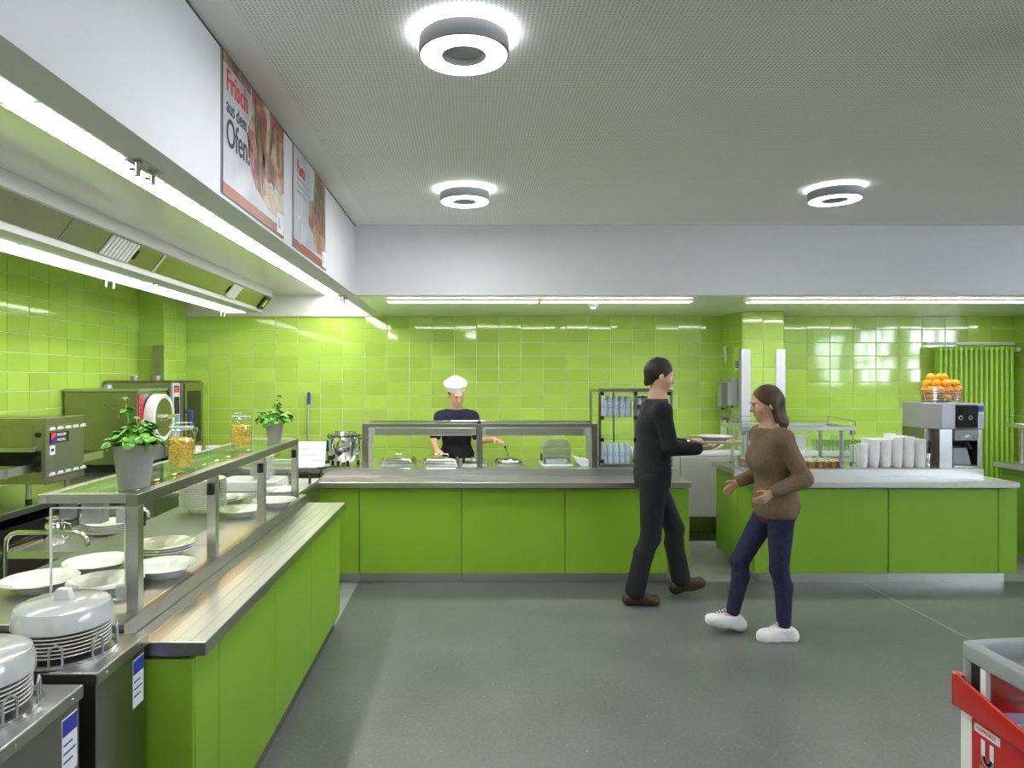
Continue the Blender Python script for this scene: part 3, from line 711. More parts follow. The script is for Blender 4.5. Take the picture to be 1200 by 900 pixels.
# ================================================================= chest freezer
fz = thing('chest_freezer', 'red ice cream chest freezer with grey rimmed glass top at the lower right', 'freezer', (1.8, 1.5, 0))
FX0, FX1, FY0, FY1 = 1.455, 2.15, .55, 2.03
def rr(x0, x1, y0, y1, r, n=6, bow=0.0):   # rounded rectangle, far edge bowed outwards
    pts = []
    for cx_, cy_, a0 in ((x1-r,y1-r,0),(x0+r,y1-r,90),(x0+r,y0+r,180),(x1-r,y0+r,270)):
        for k in range(n+1):
            a = R(a0 + 90*k/n); pts.append((cx_ + r*math.cos(a), cy_ + r*math.sin(a)))
        if a0 == 0 and bow:
            for k in range(1, 8):
                u = k/8; pts.append((x1-r + (x0+2*r-x1)*u, y1 + bow*4*u*(1-u)))
    return pts
def ringprism(outer, inner, z0, z1):
    n = len(outer); vs = [(a,b,z) for z in (z0, z1) for ps in (outer, inner) for a, b in ps]
    fs = []
    for i in range(n):
        j = (i+1) % n; fs += [(i,j,2*n+j,2*n+i), (n+i,3*n+i,3*n+j,n+j), (2*n+i,2*n+j,3*n+j,3*n+i), (i,n+i,n+j,j)]
    return MB().add(vs, fs)
ringprism(rr(FX0,FX1,FY0,FY1,.026,bow=.03), rr(FX0+.04,FX1-.04,FY0+.04,FY1-.04,.018,bow=.03), .855, .905).build('rim', 'frame_grey', fz, bevel=.008, seg=3, smooth=True)
for k, (x, y) in enumerate(((FX0+.023,FY1-.023),(FX1-.023,FY1-.023),(FX0+.023,FY0+.023),(FX1-.023,FY0+.023))):
    MB().cyl((x,y,.72), (x,y,.856), .022, n=16).build('corner_post', 'frame_grey', fz, smooth=True)
MB().prism(rr(FX0+.036,FX1-.036,FY0+.036,FY1-.036,.018,bow=.03), .868, .874, 'z').build('glass_lid', 'glass', fz)
MB().box(FX0+.05, FX1-.05, 1.25, 1.28, .875, .89).build('lid_rail', 'frame_grey', fz)
MB().box(FX0+.012, FX0+.016, FY0+.05, FY1-.045, .72, .856).build('side_glass', 'glass', fz)
MB().box(FX0+.05, FX1-.05, FY1-.03, FY1-.026, .72, .856).build('side_glass', 'glass', fz)
MB().box(FX0+.006, FX0+.02, FY1-.075, FY1-.043, .73, .854).build('gasket', 'black', fz)
MB().box(FX0+.006, FX0+.02, FY1-.098, FY1-.078, .73, .854).build('seal_strip', 'white_plastic', fz)
# body with liner: four walls and a floor
bd = MB(); bd.box(FX0+.012, FX0+.06, FY0, FY1-.01, .05, .72); bd.box(FX1-.06, FX1-.012, FY0, FY1-.01, .05, .72)
bd.box(FX0+.06, FX1-.06, FY0, FY0+.05, .05, .72); bd.box(FX0+.06, FX1-.06, FY1-.06, FY1-.01, .05, .72); bd.box(FX0+.06, FX1-.06, FY0+.05, FY1-.06, .05, .12)
bd.build('body', 'red_paint', fz)
ln = MB(); ln.box(FX0+.06, FX0+.064, FY0+.05, FY1-.06, .12, .715); ln.box(FX1-.064, FX1-.06, FY0+.05, FY1-.06, .12, .715); ln.box(FX0+.06, FX1-.06, FY1-.064, FY1-.06, .12, .715); ln.box(FX0+.06, FX1-.06, FY0+.05, FY1-.06, .12, .125)
ln.build('liner', 'freezer_blue', fz)
MB().box(FX0+.02, FX0+.035, FY1-.06, FY1-.004, .05, .72).build('corner_trim', 'white_plastic', fz)
MB().box(FX0+.002, FX0+.0119, FY1-.05, FY1-.004, .05, .715).build('corner_trim', 'white_plastic', fz, bevel=.003)
# red shield band, swooping down along the side
prof = []
n = 20
for k in range(n+1):
    y = FY1 - .008 - (FY1-FY0)*k/n; u = k/n
    prof.append((y, .805 - .085*math.sin(min(u*2.2, 1)*math.pi/2)))
poly = prof + [(FY0-.008, .715), (FY1-.008, .715)]
MB().prism(poly, FX0-.022, FX0-.004, 'x').build('shield_band', 'red_deep', fz, bevel=.005, smooth=True)
MB().box(FX0+.01, FX1, FY1-.004, FY1+.010, .715, .805).build('shield_band', 'red_deep', fz, bevel=.005)
MB().cyl((FX0-.005,FY1-.007,.715), (FX0-.005,FY1-.007,.807), .0172, n=20).build('shield_corner', 'red_deep', fz, smooth=True)
MB().tube([(FX0-.013, y, z+.002) for y, z in prof], .004, 6).build('shield_lip', 'red_print', fz)
MB().box(FX0+.002, FX0+.0119, FY0, FY1-.051, .05, .715).build('side_panel', 'red_paint', fz)
LX = FX0 + .0015
lg2 = MB().box(LX-.001, LX, 1.872, 1.968, .668, .692).build('logo_ribbon', 'paper', fz)
rotL = (R(90), 0, R(-90))
text('HAPPINESS', .0165, (LX-.0012, 1.962, .6745), rotL, 'red_print', fz, sx=.93)
U = MB(); uc = Vector((LX-.0008, 1.918, .610)); pts = []
for k in range(13):
    a = math.pi + math.pi*k/12; pts.append((math.cos(a)*.016, math.sin(a)*.018))
pts = [(-.016,.045)] + pts + [(.016,.045)]
for (a0,b0), (a1,b1) in zip(pts, pts[1:]):
    d = Vector((0,-(a1-a0),b1-b0)); U.obox(uc + Vector((0,-(a0+a1)/2,(b0+b1)/2)), (1,0,0), d, d.cross(Vector((1,0,0))), .0005, d.length/2+.002, .0075)
U.build('logo_letter', 'paper', fz)
text('Unilever', .017, (LX-.0008, 1.945, .570), rotL, 'paper', fz, sx=.85)
# ice cream baskets and packs inside
for k, y in enumerate((1.05, 1.70)):
    b = thing('freezer_basket', 'white wire basket inside the freezer, %s' % ('nearer the camera' if k == 0 else 'at the far end'), 'basket', (1.8, y, .52), 'baskets in the freezer')
    m = MB()
    for z in (.53, .60, .69): m.tube([(1.53,y-.25,z),(2.07,y-.25,z),(2.07,y+.25,z),(1.53,y+.25,z),(1.53,y-.25,z)], .004, 5)
    for j in range(13):
        x = 1.53 + .045*j
        for q in (-.25, .25): m.cyl((x,y+q,.53), (x,y+q,.69), .002, n=5)
        m.cyl((x,y-.25,.53), (x,y+.25,.53), .002, n=5)
    for j in range(12):
        q = y - .25 + .5*j/11
        for x in (1.53, 2.07): m.cyl((x,q,.53), (x,q,.69), .002, n=5)
    m.build('wire_mesh', 'white_plastic', b)
    for j in range(8):
        cx_ = 1.60 + .13*(j % 4); cy_ = y - .12 + .24*(j//4)
        o = MB().box(cx_-.055, cx_+.055, cy_-.10, cy_+.10, .535, .62 + .02*random.random()).build('ice_cream_box', 'red_print' if (j+k) % 3 == 0 else 'paper', loc=(cx_, cy_, .535), bevel=.006)
        tag(o, ('red' if (j+k) % 3 == 0 else 'white') + ' ice cream carton in the %s freezer basket' % ('near' if k == 0 else 'far'), 'carton', 'cartons in the freezer')
ORD = ['topmost','second from the top','third from the top','fourth from the top','fifth from the top','sixth from the top','seventh from the top','eighth from the top','ninth from the top','tenth from the top','eleventh from the top','twelfth from the top','thirteenth from the top','fourteenth from the top','fifteenth from the top','sixteenth from the top','seventeenth from the top','lowest']
# ================================================================= crockery on the left counter
def plate_mesh(r=.13, h=.042, deep=True):
    if deep: pr = [(0,.004),(r*.50,.004),(r*.60,.010),(r*.68,h*.62),(r*.80,h*.80),(r,h),(r+.002,h-.003),(r*.80,h*.62),(r*.70,h*.45),(r*.58,0),(r*.50,-.0),(0,.0)]
    else: pr = [(0,.006),(r*.62,.006),(r*.70,.010),(r,.022),(r+.001,.019),(r*.72,.004),(r*.60,0),(0,0)]
    m = MB().lathe(pr, (0,0,0), 40)
    o = m.build('tmp', 'ceramic', smooth=True); me = o.data; bpy.data.objects.remove(o); return me
BOWL = plate_mesh(); PLATE = plate_mesh(.125, .02, False); SMALL = plate_mesh(.085, .03)
def plate(me, loc, label, name='pasta_bowl', cat='bowl', group=None, tilt=(0,0)):
    o = bpy.data.objects.new(name, me); COL.objects.link(o); o.location = loc; o.rotation_euler = (tilt[0], tilt[1], random.random()*6)
    tag(o, label, cat, group); return o
def on(px, py, z=ZT):   # a photo pixel on the horizontal plane z
    d = FPX*(CAMZ-z)/(py-VY); return Vector(((px-VX)*d/FPX, d, z))
G1 = 'white pasta bowls on the left counter'
for px, py, lab in [(47,690,'wide white bowl nearest the left edge of the left counter'),
                    (124,692,'wide white bowl at the foot of the nearest guard post, left side'),
                    (115,668,'wide white bowl behind the two nearest bowls on the left counter'),
                    (192,673,'wide white bowl between the first and second guard posts'),
                    (281,604,'wide white bowl between the second and third guard posts, nearest the rail'),
                    (322,593,'wide white bowl behind the third guard post'),
                    (268,590,'wide white bowl behind the tall plate stack'),
                    (330,580,'wide white bowl by the farthest guard post')]:
    p = on(px, py); plate(BOWL, p, lab, group=G1)
p = on(190, 652)
for k in range(3): plate(BOWL, p + Vector((.003*k,0,.011*k)), 'white bowl, %s in the low stack behind the nearest guard post' % ORD[2-k], group='stack of three bowls')
p = on(278, 596)
for k in range(2): plate(BOWL, p + Vector((-.16,.10,.012*k)), 'white bowl, %s of the pair left of the third guard post' % ('lower','upper')[k], group='pair of stacked bowls')
p = on(238, 600)
for k in range(17): plate(BOWL, p + Vector((random.gauss(0,.0015),random.gauss(0,.0015),.0098*k)), 'white bowl, %s in the tall stack behind the second guard post' % ORD[16-k], group='tall bowl stack on the left counter')

# plants on the shelf
def leaf_mesh(l, w_, bend):
    vs = []; fs = []; n = 6
    for i in range(n+1):
        u = i/n; ww = w_*.5*math.sqrt(max(0, 1-(2*u-.92)**2))*(1 if u < .97 else .2); z = bend*math.sin(u*math.pi) - bend*.9*u*u
        for q in (-1,-.55,0,.55,1): vs.append((l*u, ww*q, z - ww*.30*q*q - (.0015 if q == 0 else 0)))
    for i in range(n):
        for j in range(4): a = i*5+j; fs.append((a,a+5,a+6,a+1))
    me = bpy.data.meshes.new('leaf'); me.from_pydata(vs, [], fs)
    for p_ in me.polygons: p_.use_smooth = True
    me.materials.append(M['leaf']); return me
LEAVES = [leaf_mesh(.042,.034,.012), leaf_mesh(.034,.027,.010), leaf_mesh(.022,.016,.006), leaf_mesh(.052,.042,.016)]
def basil(loc, label, pot_r, pot_h, sprigs, nleaf, spread):
    x, y, z = loc
    t = thing('potted_basil', label, 'potted plant', loc, 'basil pots on the guard shelf')
    MB().lathe([(0,z),(pot_r*.72,z),(pot_r*.98,z+pot_h*.97),(pot_r,z+pot_h),(pot_r*.94,z+pot_h),(pot_r*.90,z+pot_h*.93),(0,z+pot_h*.9)], (x,y,0), 40).build('pot', 'pot_grey', t, smooth=True)
    MB().lathe([(0,z+pot_h*.915),(pot_r*.89,z+pot_h*.905)], (x,y,0), 24).build('soil', 'soil', t)
    st = MB(); zt = z + pot_h*.9
    lv = []
    for k in range(nleaf):
        a = random.random()*6.283; rr_ = spread*math.sqrt(random.random()); hh = .012 + .068*(random.random()**.6)*(1.08 - .85*(rr_/spread)**2)
        lv.append((x+rr_*math.cos(a)*.75, y+rr_*math.sin(a)*.75, zt+hh, a, random.choice([0,0,1,1,3])))
    for k in range(14):
        a = random.random()*6.283; r0 = pot_r*.5*random.random(); r1 = spread*.8*random.random()
        st.tube([(x+r0*math.cos(a), y+r0*math.sin(a), zt-.01), (x+r1*math.cos(a), y+r1*math.sin(a), zt+.03+.03*random.random())], .0016, 5)
    for dx, hh in sprigs:
        st.tube([(x+dx*.4,y,zt-.01), (x+dx*.8,y+.005,zt+hh*.6), (x+dx,y,zt+hh)], [.003,.0026,.002], 6)
        for j, q in enumerate((.72, 1.0)):
            for i in range(4): lv.append((x+dx*(.6+.4*q), y, zt+hh*q, i*1.57+.5*j, 2 if j else 1))
    st.build('stems', 'stem', t)
    for lx, ly, lz, a, s in lv:
        o = bpy.data.objects.new('leaf', LEAVES[s]); COL.objects.link(o); o.parent = t
        o.location = Vector((lx,ly,lz)) - Vector(loc); o.rotation_euler = (random.gauss(0,.3), random.gauss(.05,.4), a)
    return t
p1 = Vector((-1.213, 2.47, GT))
basil(p1, 'basil in a grey pot on the near end of the guard shelf', .072, .152, [(-.032,.185),(.008,.115),(.035,.10),(.042,.085)], 120, .088)
basil((-1.228, 4.30, GT), 'basil in a grey pot on the far end of the guard shelf', .056, .118, [(.022,.15),(.026,.18)], 130, .112)

# jars of pasta
def jar(loc, label, plabel):
    x, y, z = loc
    t = thing('storage_jar', label, 'jar', loc, 'glass jars on the guard shelf')
    r = .056
    MB().lathe([(0,z),(r*.92,z),(r,z+.010),(r,z+.135),(r*.96,z+.150),(r*.80,z+.168),(r*.80,z+.180),(r*.76,z+.180),(r*.76,z+.166),(r*.92,z+.148),(r*.95,z+.135),(r*.95,z+.012),(0,z+.010)], (x,y,0), 36).build('glass_body', 'jar_glass', t, smooth=True)
    ld = MB().lathe([(r*.88,z+.183),(r*.90,z+.190),(r*.84,z+.200),(r*.55,z+.203),(0,z+.203)], (x,y,0), 36).build('glass_lid', 'jar_glass', t, smooth=True)
    MB().lathe([(r*.74,z+.180),(r*.90,z+.180),(r*.90,z+.184),(r*.74,z+.184)], (x,y,0), 36, close=True).build('seal_ring', 'offwhite', t, smooth=True)
    c = MB(); c.tube([(x+r*.84*math.cos(a), y+r*.84*math.sin(a), z+.172) for a in [k*math.pi/12 for k in range(25)]], .0018, 5)
    c.tube([(x+r*.84,y,z+.172),(x+r*1.18,y,z+.180),(x+r*1.22,y,z+.165),(x+r*1.02,y,z+.145),(x+r*1.02,y,z+.168)], .0022, 6)
    c.tube([(x-r*.84,y,z+.172),(x-r*1.0,y,z+.185),(x-r*.6,y,z+.205)], .0018, 5)
    c.build('wire_clasp', 'chrome', t)
    pm = MB(); rng = random.Random(int(x*1000+y*100))
    for k in range(420):
        a = rng.random()*6.283; q = (r*.86)*math.sqrt(rng.random()**.6); zz = z + .022 + .108*rng.random()
        c0 = Vector((x+q*math.cos(a), y+q*math.sin(a), zz)); d = Vector((rng.gauss(0,1),rng.gauss(0,1),rng.gauss(0,.5))).normalized()*.013
        e = c0 + d
        pts = [c0-d, c0 + Vector((rng.gauss(0,.003),rng.gauss(0,.003),.003)), e]
        ok = all((p_.x-x)**2 + (p_.y-y)**2 < (r*.93)**2 for p_ in pts)
        if ok: pm.tube(pts, .0036, 5)
    o = pm.build('dry_pasta', 'pasta', loc=(x,y,z+.012)); tag(o, plabel, 'pasta', kind='stuff')
    core = MB().cyl((x,y,z+.013), (x,y,z+.128), r*.70, n=20).build('pasta_core', 'pasta', o)
jar((-1.245, 2.955, GT), 'glass clip jar of pasta between the basil pots, nearer the camera', 'yellow pasta filling the nearer glass jar')
jar((-1.265, 3.79, GT), 'glass clip jar of pasta between the basil pots, farther from the camera', 'yellow pasta filling the farther glass jar')

# ================================================================= plate dispensers in the foreground
def dispenser(y0, y1, x1, label, blue):
    t = thing('plate_dispenser', label, 'plate dispenser', (x1-.45, (y0+y1)/2, 0), 'steel plate dispensers')
    zt = .88; x0 = x1 - .90
    MB().box(x0+.008, x1-.008, y0+.008, y1-.008, .14, zt-.035).build('body', 'steel_dark', t, bevel=.003)
    MB().box(x0, x1, y0, y1, zt-.035, zt).build('top', 'steel_y', t, bevel=.004)
    for cx_ in (x1-.18, x1-.55):
        MB().lathe([(.142,zt),(.152,zt),(.152,zt+.006),(.142,zt+.006)], (cx_, (y0+y1)/2, 0), 40, close=True).build('tube_rim', 'steel_bright', t, smooth=True)
    for y in (y0+.05, y1-.05):
        MB().cyl((x1-.009,y,zt-.018), (x1+.0015,y,zt-.018), .004, n=8).build('screw', 'steel_bright', t)
        for x in (x0+.06, x1-.06):
            c = MB(); c.cyl((x-.015,y,.05), (x+.015,y,.05), .05, n=20); c.box(x-.02, x+.02, y-.02, y+.02, .09, .141)
            c.build('castor', 'rubber', t)
    s = MB().box(x1-.0085, x1-.0068, y1-.085, y1-.020, zt-.20, zt-.055).build('sticker', 'paper', t)
    MB().box(x1-.007, x1-.0064, y1-.084, y1-.021, zt-.10, zt-.058).build('sticker_header', 'blue_print', s)
    for k in range(3):
        MB().box(x1-.007, x1-.0064, y1-.080, y1-.040+.012*(k % 2), zt-.125-.022*k, zt-.120-.022*k).build('sticker_line', 'blue_print', s)
    return t
dispenser(1.855, 2.15, -1.01, 'steel plate dispenser against the end of the left counter', 1)
dispenser(1.47, 1.79, -1.01, 'steel plate dispenser nearest the camera, lower left corner', 2)
def dome(cx_, cy_, n, lab):
    z = .8862
    gm = 'plates under the %s' % lab
    for k in range(n): plate(PLATE, (cx_,cy_,z+.0105*k), 'white plate, %s in the %s' % (ORD[n-1-k], lab), 'dinner_plate', 'plate', gm)
    zt = z + .0105*n + .012
    t = thing('plate_cover', 'clear plastic cover with handle on the %s' % lab, 'plate cover', (cx_,cy_,zt), 'plate covers')
    r = .134
    MB().lathe([(r,zt),(r*.985,zt+.030),(r*.93,zt+.052),(r*.80,zt+.060),(.03,zt+.063),(0,zt+.063),(0,zt+.060),(r*.79,zt+.057),(r*.91,zt+.049),(r*.965,zt+.028),(r*.98,zt)], (cx_,cy_,0), 48).build('cover', 'dome', t, smooth=True)
    MB().prism([(cx_-.028,zt+.062),(cx_-.018,zt+.095),(cx_+.018,zt+.095),(cx_+.028,zt+.062)], cy_-.012, cy_+.012).build('handle', 'offwhite', t, bevel=.004)
    g = thing('plate_cage', 'grey wire cage holding the %s' % lab, 'plate cage', (cx_,cy_,z), 'plate cages')
    rc = .139
    for q in range(8):
        a = R(22.5+45*q); u = Vector((math.cos(a), math.sin(a), 0)); v = Vector((-u.y, u.x, 0)); c = Vector((cx_,cy_,0)) + u*rc
        MB().tube([c - v*.016 + Vector((0,0,z)), c - v*.016 + Vector((0,0,z+.05)), c + Vector((0,0,z+.062)), c + v*.016 + Vector((0,0,z+.05)), c + v*.016 + Vector((0,0,z))], .0035, 6).build('guide_hoop', 'machine_grey', g)
    MB().lathe([(.136,z),(.143,z),(.143,z+.005),(.136,z+.005)], (cx_,cy_,0), 40, close=True).build('base_ring', 'steel_bright', g, smooth=True)
dome(-1.19, 2.003, 7, 'covered plate stack by the counter end')
dome(-1.56, 2.003, 7, 'rear covered plate stack at the left edge')
dome(-1.19, 1.63, 7, 'covered plate stack in the lower left corner')

# ================================================================= kitchen bench along the left wall
kb = thing('base_unit', 'steel kitchen base unit with doors under the bench along the left wall', 'base unit', (-3.0, 5.0, 0))
MB().box(-3.385, -2.72, 3.0, 6.99, .12, .80).build('body', 'steel_dark', kb)
for k in range(6):
    a = 3.02 + .66*k; d = MB().box(-2.719, -2.70, a, a+.645, .14, .70).build('door', 'hood_steel', kb, bevel=.003)
    MB().box(-2.699, -2.682, a+.06, a+.585, .655, .675).build('handle', 'steel_bright', d, bevel=.003)
MB().box(-2.75, -2.70, 3.0, 6.99, .715, .80).build('rail', 'black', kb)
for k in range(7):
    y = 3.05 + .645*k; MB().cyl((-2.76,y,0), (-2.76,y,.12), .02, n=10).build('foot', 'steel', kb)
o = MB().box(-3.385, -2.69, 2.95, 6.99, .86, ZT).build('bench_top', 'steel_y', loc=(-3.0, 5.0, .8605), bevel=.004)
tag(o, 'long steel bench top along the left wall under the ovens', 'bench top')
for y in (3.2, 4.5, 5.8): MB().box(-3.3, -2.74, y-.03, y+.03, .80, .8599).build('bench_bearer', 'steel_dark', kb)

# conveyor oven
ov = thing('conveyor_oven', 'steel conveyor pizza oven at the left edge, on the bench', 'oven', (-2.95, 4.4, ZT))
oy0, oy1, ox0, ox1, oz0, oz1 = 4.20, 4.62, -3.36, -2.62, 1.03, 1.433
ob = MB(); ob.box(ox0, ox1, oy0, oy1, oz0, 1.115); ob.box(ox0, ox1, oy0, oy1, 1.235, oz1); ob.box(ox1-.015, ox1, oy0, oy1, 1.115, 1.235); ob.box(ox0, ox0+.05, oy0, oy1, 1.115, 1.235)
ob.build('body', 'hood_steel', ov)
MB().box(ox0+.05, ox1-.016, oy0+.06, oy1-.06, 1.115, 1.235).build('oven_chamber', 'black', ov)
MB().box(ox1+.0002, ox1+.012, oy0, oy1, oz0+.035, oz1-.04).build('side_panel', 'steel_dark', ov, bevel=.003)
MB().box(ox1, ox1+.016, oy0, oy1, oz1-.038, oz1+.004).build('top_trim', 'hood_steel', ov, bevel=.002)
MB().box(ox1, ox1+.016, oy0, oy1, oz0-.004, oz0+.033).build('bottom_trim', 'hood_steel', ov, bevel=.002)
for z in (oz1-.065, oz0+.055):
    for k in range(5):
        y = oy0 + .035 + .085*k; MB().prism([(y,z-.008),(y+.062,z-.008),(y+.052,z+.010),(y+.010,z+.010)], ox1+.012, ox1+.018, 'x').build('vent_louvre', 'offwhite', ov)
lgm = MB().box(ox1+.012, ox1+.016, oy0+.045, oy0+.240, 1.275, 1.345).build('badge', 'black', ov, bevel=.001)
e = MB().prism([(oy0+.053,1.340),(oy0+.105,1.340),(oy0+.105,1.322),(oy0+.053,1.300)], ox1+.0161, ox1+.0168, 'x').build('emblem_red', 'red_print', lgm)
e = MB().prism([(oy0+.053,1.299),(oy0+.105,1.321),(oy0+.105,1.280),(oy0+.053,1.280)], ox1+.0161, ox1+.0168, 'x').build('emblem_blue', 'blue', lgm)
text('MIDDLEBY', .026, (ox1+.0164, oy0+.112, 1.318), (R(90),0,R(90)), 'paper', lgm, sx=.80)
text('MARSHALL', .026, (ox1+.0164, oy0+.112, 1.286), (R(90),0,R(90)), 'paper', lgm, sx=.76)
st = MB().box(ox1+.012, ox1+.0135, oy0+.045, oy0+.095, 1.205, 1.262).build('sticker', 'paper', ov)
MB().box(ox1+.0135, ox1+.0142, oy0+.055, oy0+.085, 1.225, 1.245).build('sticker_mark', 'blue_print', st)
MB().box(ox0+.08, ox1-.06, oy0-.006, oy0, 1.24, 1.40).build('front_panel', 'hood_steel', ov, bevel=.003)
MB().prism([(oy0-.03,1.232),(oy0,1.262),(oy0,1.236)], ox0+.1, ox1-.04, 'x').build('entry_flap', 'steel', ov)
for z in (1.335, 1.19, 1.12): MB().cyl((ox1-.03,oy0-.014,z), (ox1-.03,oy0,z), .016, n=14).build('knob', 'black', ov)
cv = MB(); cv.box(ox1-.075, ox1-.06, 3.68, oy0-.001, 1.105, 1.155); cv.box(ox0+.06, ox0+.075, 3.68, oy0-.001, 1.105, 1.155); cv.box(ox0+.075, ox1-.075, 3.68, 3.695, 1.105, 1.155)
cv.build('conveyor_frame', 'steel', ov)
MB().box(ox1-.061, ox1-.055, 3.93, 3.96, 1.10, 1.16).build('frame_joint', 'steel_bright', ov)
MB().box(ox0+.076, ox1-.076, 3.70, oy0-.001, 1.125, 1.14).build('conveyor_belt', 'steel_dark', ov)
for k in range(22): MB().cyl((ox0+.078,3.71+.0222*k,1.143), (ox1-.078,3.71+.0222*k,1.143), .003, n=6).build('belt_wire', 'steel_dark', ov)
cv = MB(); cv.box(ox1-.075, ox1-.06, oy1+.001, 5.0, 1.105, 1.155); cv.box(ox0+.06, ox0+.075, oy1+.001, 5.0, 1.105, 1.155); cv.box(ox0+.075, ox1-.075, 4.985, 5.0, 1.105, 1.155); cv.box(ox0+.076, ox1-.076, oy1+.001, 4.98, 1.115, 1.13)
cv.build('exit_tray', 'steel', ov)
for x, y in ((ox1-.13,oy0+.06),(ox1-.07,oy1-.06),(ox0+.1,oy0+.06),(ox0+.1,oy1-.06)):
    MB().cyl((x,y,ZT), (x,y,oz0-.001), .016, n=12).build('leg', 'steel', ov, smooth=True); MB().cyl((x,y,ZT), (x,y,ZT+.03), .019, n=12).build('leg_foot', 'black', ov)

# pressure steamer with round door
ps = thing('pressure_steamer', 'steel pressure steamer with white rimmed round door and red strip', 'steamer', (-3.05, 5.93, ZT))
y0, y1, x0, x1, z0, z1 = 5.66, 6.20, -3.36, -2.75, .965, 1.575
MB().box(x0, x1, y0, y1, z0, z1).build('body', 'steel_dark', ps, bevel=.008)
MB().box(x0-.005, x1+.01, y0-.01, y1+.01, z1, z1+.022).build('top_cap', 'steel', ps, bevel=.004)
MB().box(x0+.02, x1-.04, y0+.03, y1-.03, ZT, z0).build('base', 'black', ps)
MB().box(x1, x1+.006, y0+.012, y0+.085, z0+.12, z1-.03).build('red_strip', 'red_paint', ps)
for k in range(6): MB().cyl((x1+.006,y0+.048,1.46-.035*k), (x1+.010,y0+.048,1.46-.035*k), .006, n=8).build('indicator', 'black', ps)
MB().box(x1, x1+.008, y1-.03, y1-.005, z0+.02, z1-.02).build('edge_trim', 'steel_bright', ps)
cy_, cz = y0 + .285, 1.345
d = MB(); rad = .205
for prof, nm, mt in (([(rad*.80,.010),(rad,.010),(rad,.085),(rad*.96,.098),(rad*.84,.098),(rad*.80,.09)], 'door_rim', 'offwhite'),
                     ([(0,.092),(rad*.84,.092),(rad*.84,.010),(0,.010)], 'door_face', 'hood_steel')):
    m = MB().lathe(prof, (0,0,0), 48, close=True); m.v = [(x1 + v[2], cy_ + v[0], cz + v[1]) for v in m.v]; ob_ = m.build(nm, mt, ps, smooth=True)
hh = MB(); hh.cyl((x1+.09,cy_,cz), (x1+.125,cy_,cz), .028, n=16); hh.obox((x1+.12,cy_+.05,cz+.006), (0,1,.08), (0,0,1), (1,0,0), .07, .017, .012)
hh.build('door_handle', 'chrome', ob_, bevel=.003)
MB().cyl((-3.1,5.85,z1+.022), (-3.1,5.85,z1+.055), .04, .03, n=16).build('vent_cap', 'machine_grey', ps)

# combi oven
co = thing('combi_oven', 'tall combi oven with dark glass door and control strip in the corner', 'oven', (-3.05, 6.6, ZT))
y0, y1, x0, x1, z0, z1 = 6.29, 6.97, -3.36, -2.76, .965, 1.652
MB().box(x0, x1, y0, y1, z0, z1).build('body', 'steel_dark', co, bevel=.006)
MB().box(x0, x1+.02, y0-.005, y1+.005, z1, z1+.014).build('top_cap', 'hood_steel', co, bevel=.003)
MB().box(x0+.03, x1-.03, y0+.03, y1-.03, ZT, z0).build('base', 'black', co)
cp = MB().box(x1, x1+.02, y0+.025, y0+.175, z0+.03, z1-.01).build('control_panel', 'light_grey', co, bevel=.003)
MB().box(x1+.02, x1+.022, y0+.045, y0+.155, z1-.30, z1-.14).build('display', 'black_glass', cp); MB().box(x1+.022, x1+.023, y0+.055, y0+.145, z1-.44, z1-.31).build('screen', 'screen', cp)
MB().box(x1+.02, x1+.022, y0+.045, y0+.155, z1-.10, z1-.06).build('badge', 'red_print', cp)
MB().box(x1+.02, x1+.022, y0+.045, y0+.155, z1-.055, z1-.035).build('badge_line', 'print_dark', cp)
dr = MB().box(x1, x1+.045, y0+.185, y1-.005, z0+.02, z1-.005).build('door', 'hood_steel', co, bevel=.005)
MB().box(x1+.045, x1+.047, y0+.28, y1-.07, z0+.09, z1-.09).build('door_glass', 'black_glass', dr)
MB().tube([(x1+.045,y0+.235,1.37),(x1+.105,y0+.235,1.37),(x1+.105,y0+.235,1.24),(x1+.095,y0+.235,1.22)], .016, 10).build('handle', 'blue_print', dr, smooth=True)
MB().box(x1+.045, x1+.048, y0+.19, y0+.225, z0+.03, z1-.01).build('door_seal', 'black', dr)
for x, y in ((-3.15,6.42),(-3.0,6.55)):
    m = MB(); m.cyl((x,y,z1+.014), (x,y,z1+.04), .03, n=16); m.cyl((x,y,z1+.04), (x,y,z1+.055), .04, .034, n=16); m.build('exhaust_cap', 'machine_grey', co, smooth=True)
# steel duct on the pillar behind
p = MB().box(-3.20, -3.128, 6.90, 6.99, 1.668, 2.02).build('pipe_casing', 'steel_dark', loc=(-3.165, 6.945, 1.668), bevel=.003)
tag(p, 'square steel pipe casing rising above the combi oven', 'pipe casing')
# white tubs on the bench corner between combi oven and back worktop
for k, (x, y, z) in enumerate([(-2.59,6.42,ZT),(-2.42,6.46,ZT)]):
    t = thing('storage_tub', 'white plastic tub behind the combi oven, %s' % ('left one' if k == 0 else 'right one'), 'tub', (x,y,z), 'white tubs by the combi oven')
    MB().lathe([(0,z),(.055,z),(.068,z+.13),(.072,z+.132),(.072,z+.140),(0,z+.142)], (x,y,0), 24).build('tub', 'white_plastic', t, smooth=True)
    MB().lathe([(.074,z+.128),(.074,z+.145),(.06,z+.148),(0,z+.148)], (x,y,0), 24).build('lid', 'offwhite', t, smooth=True)

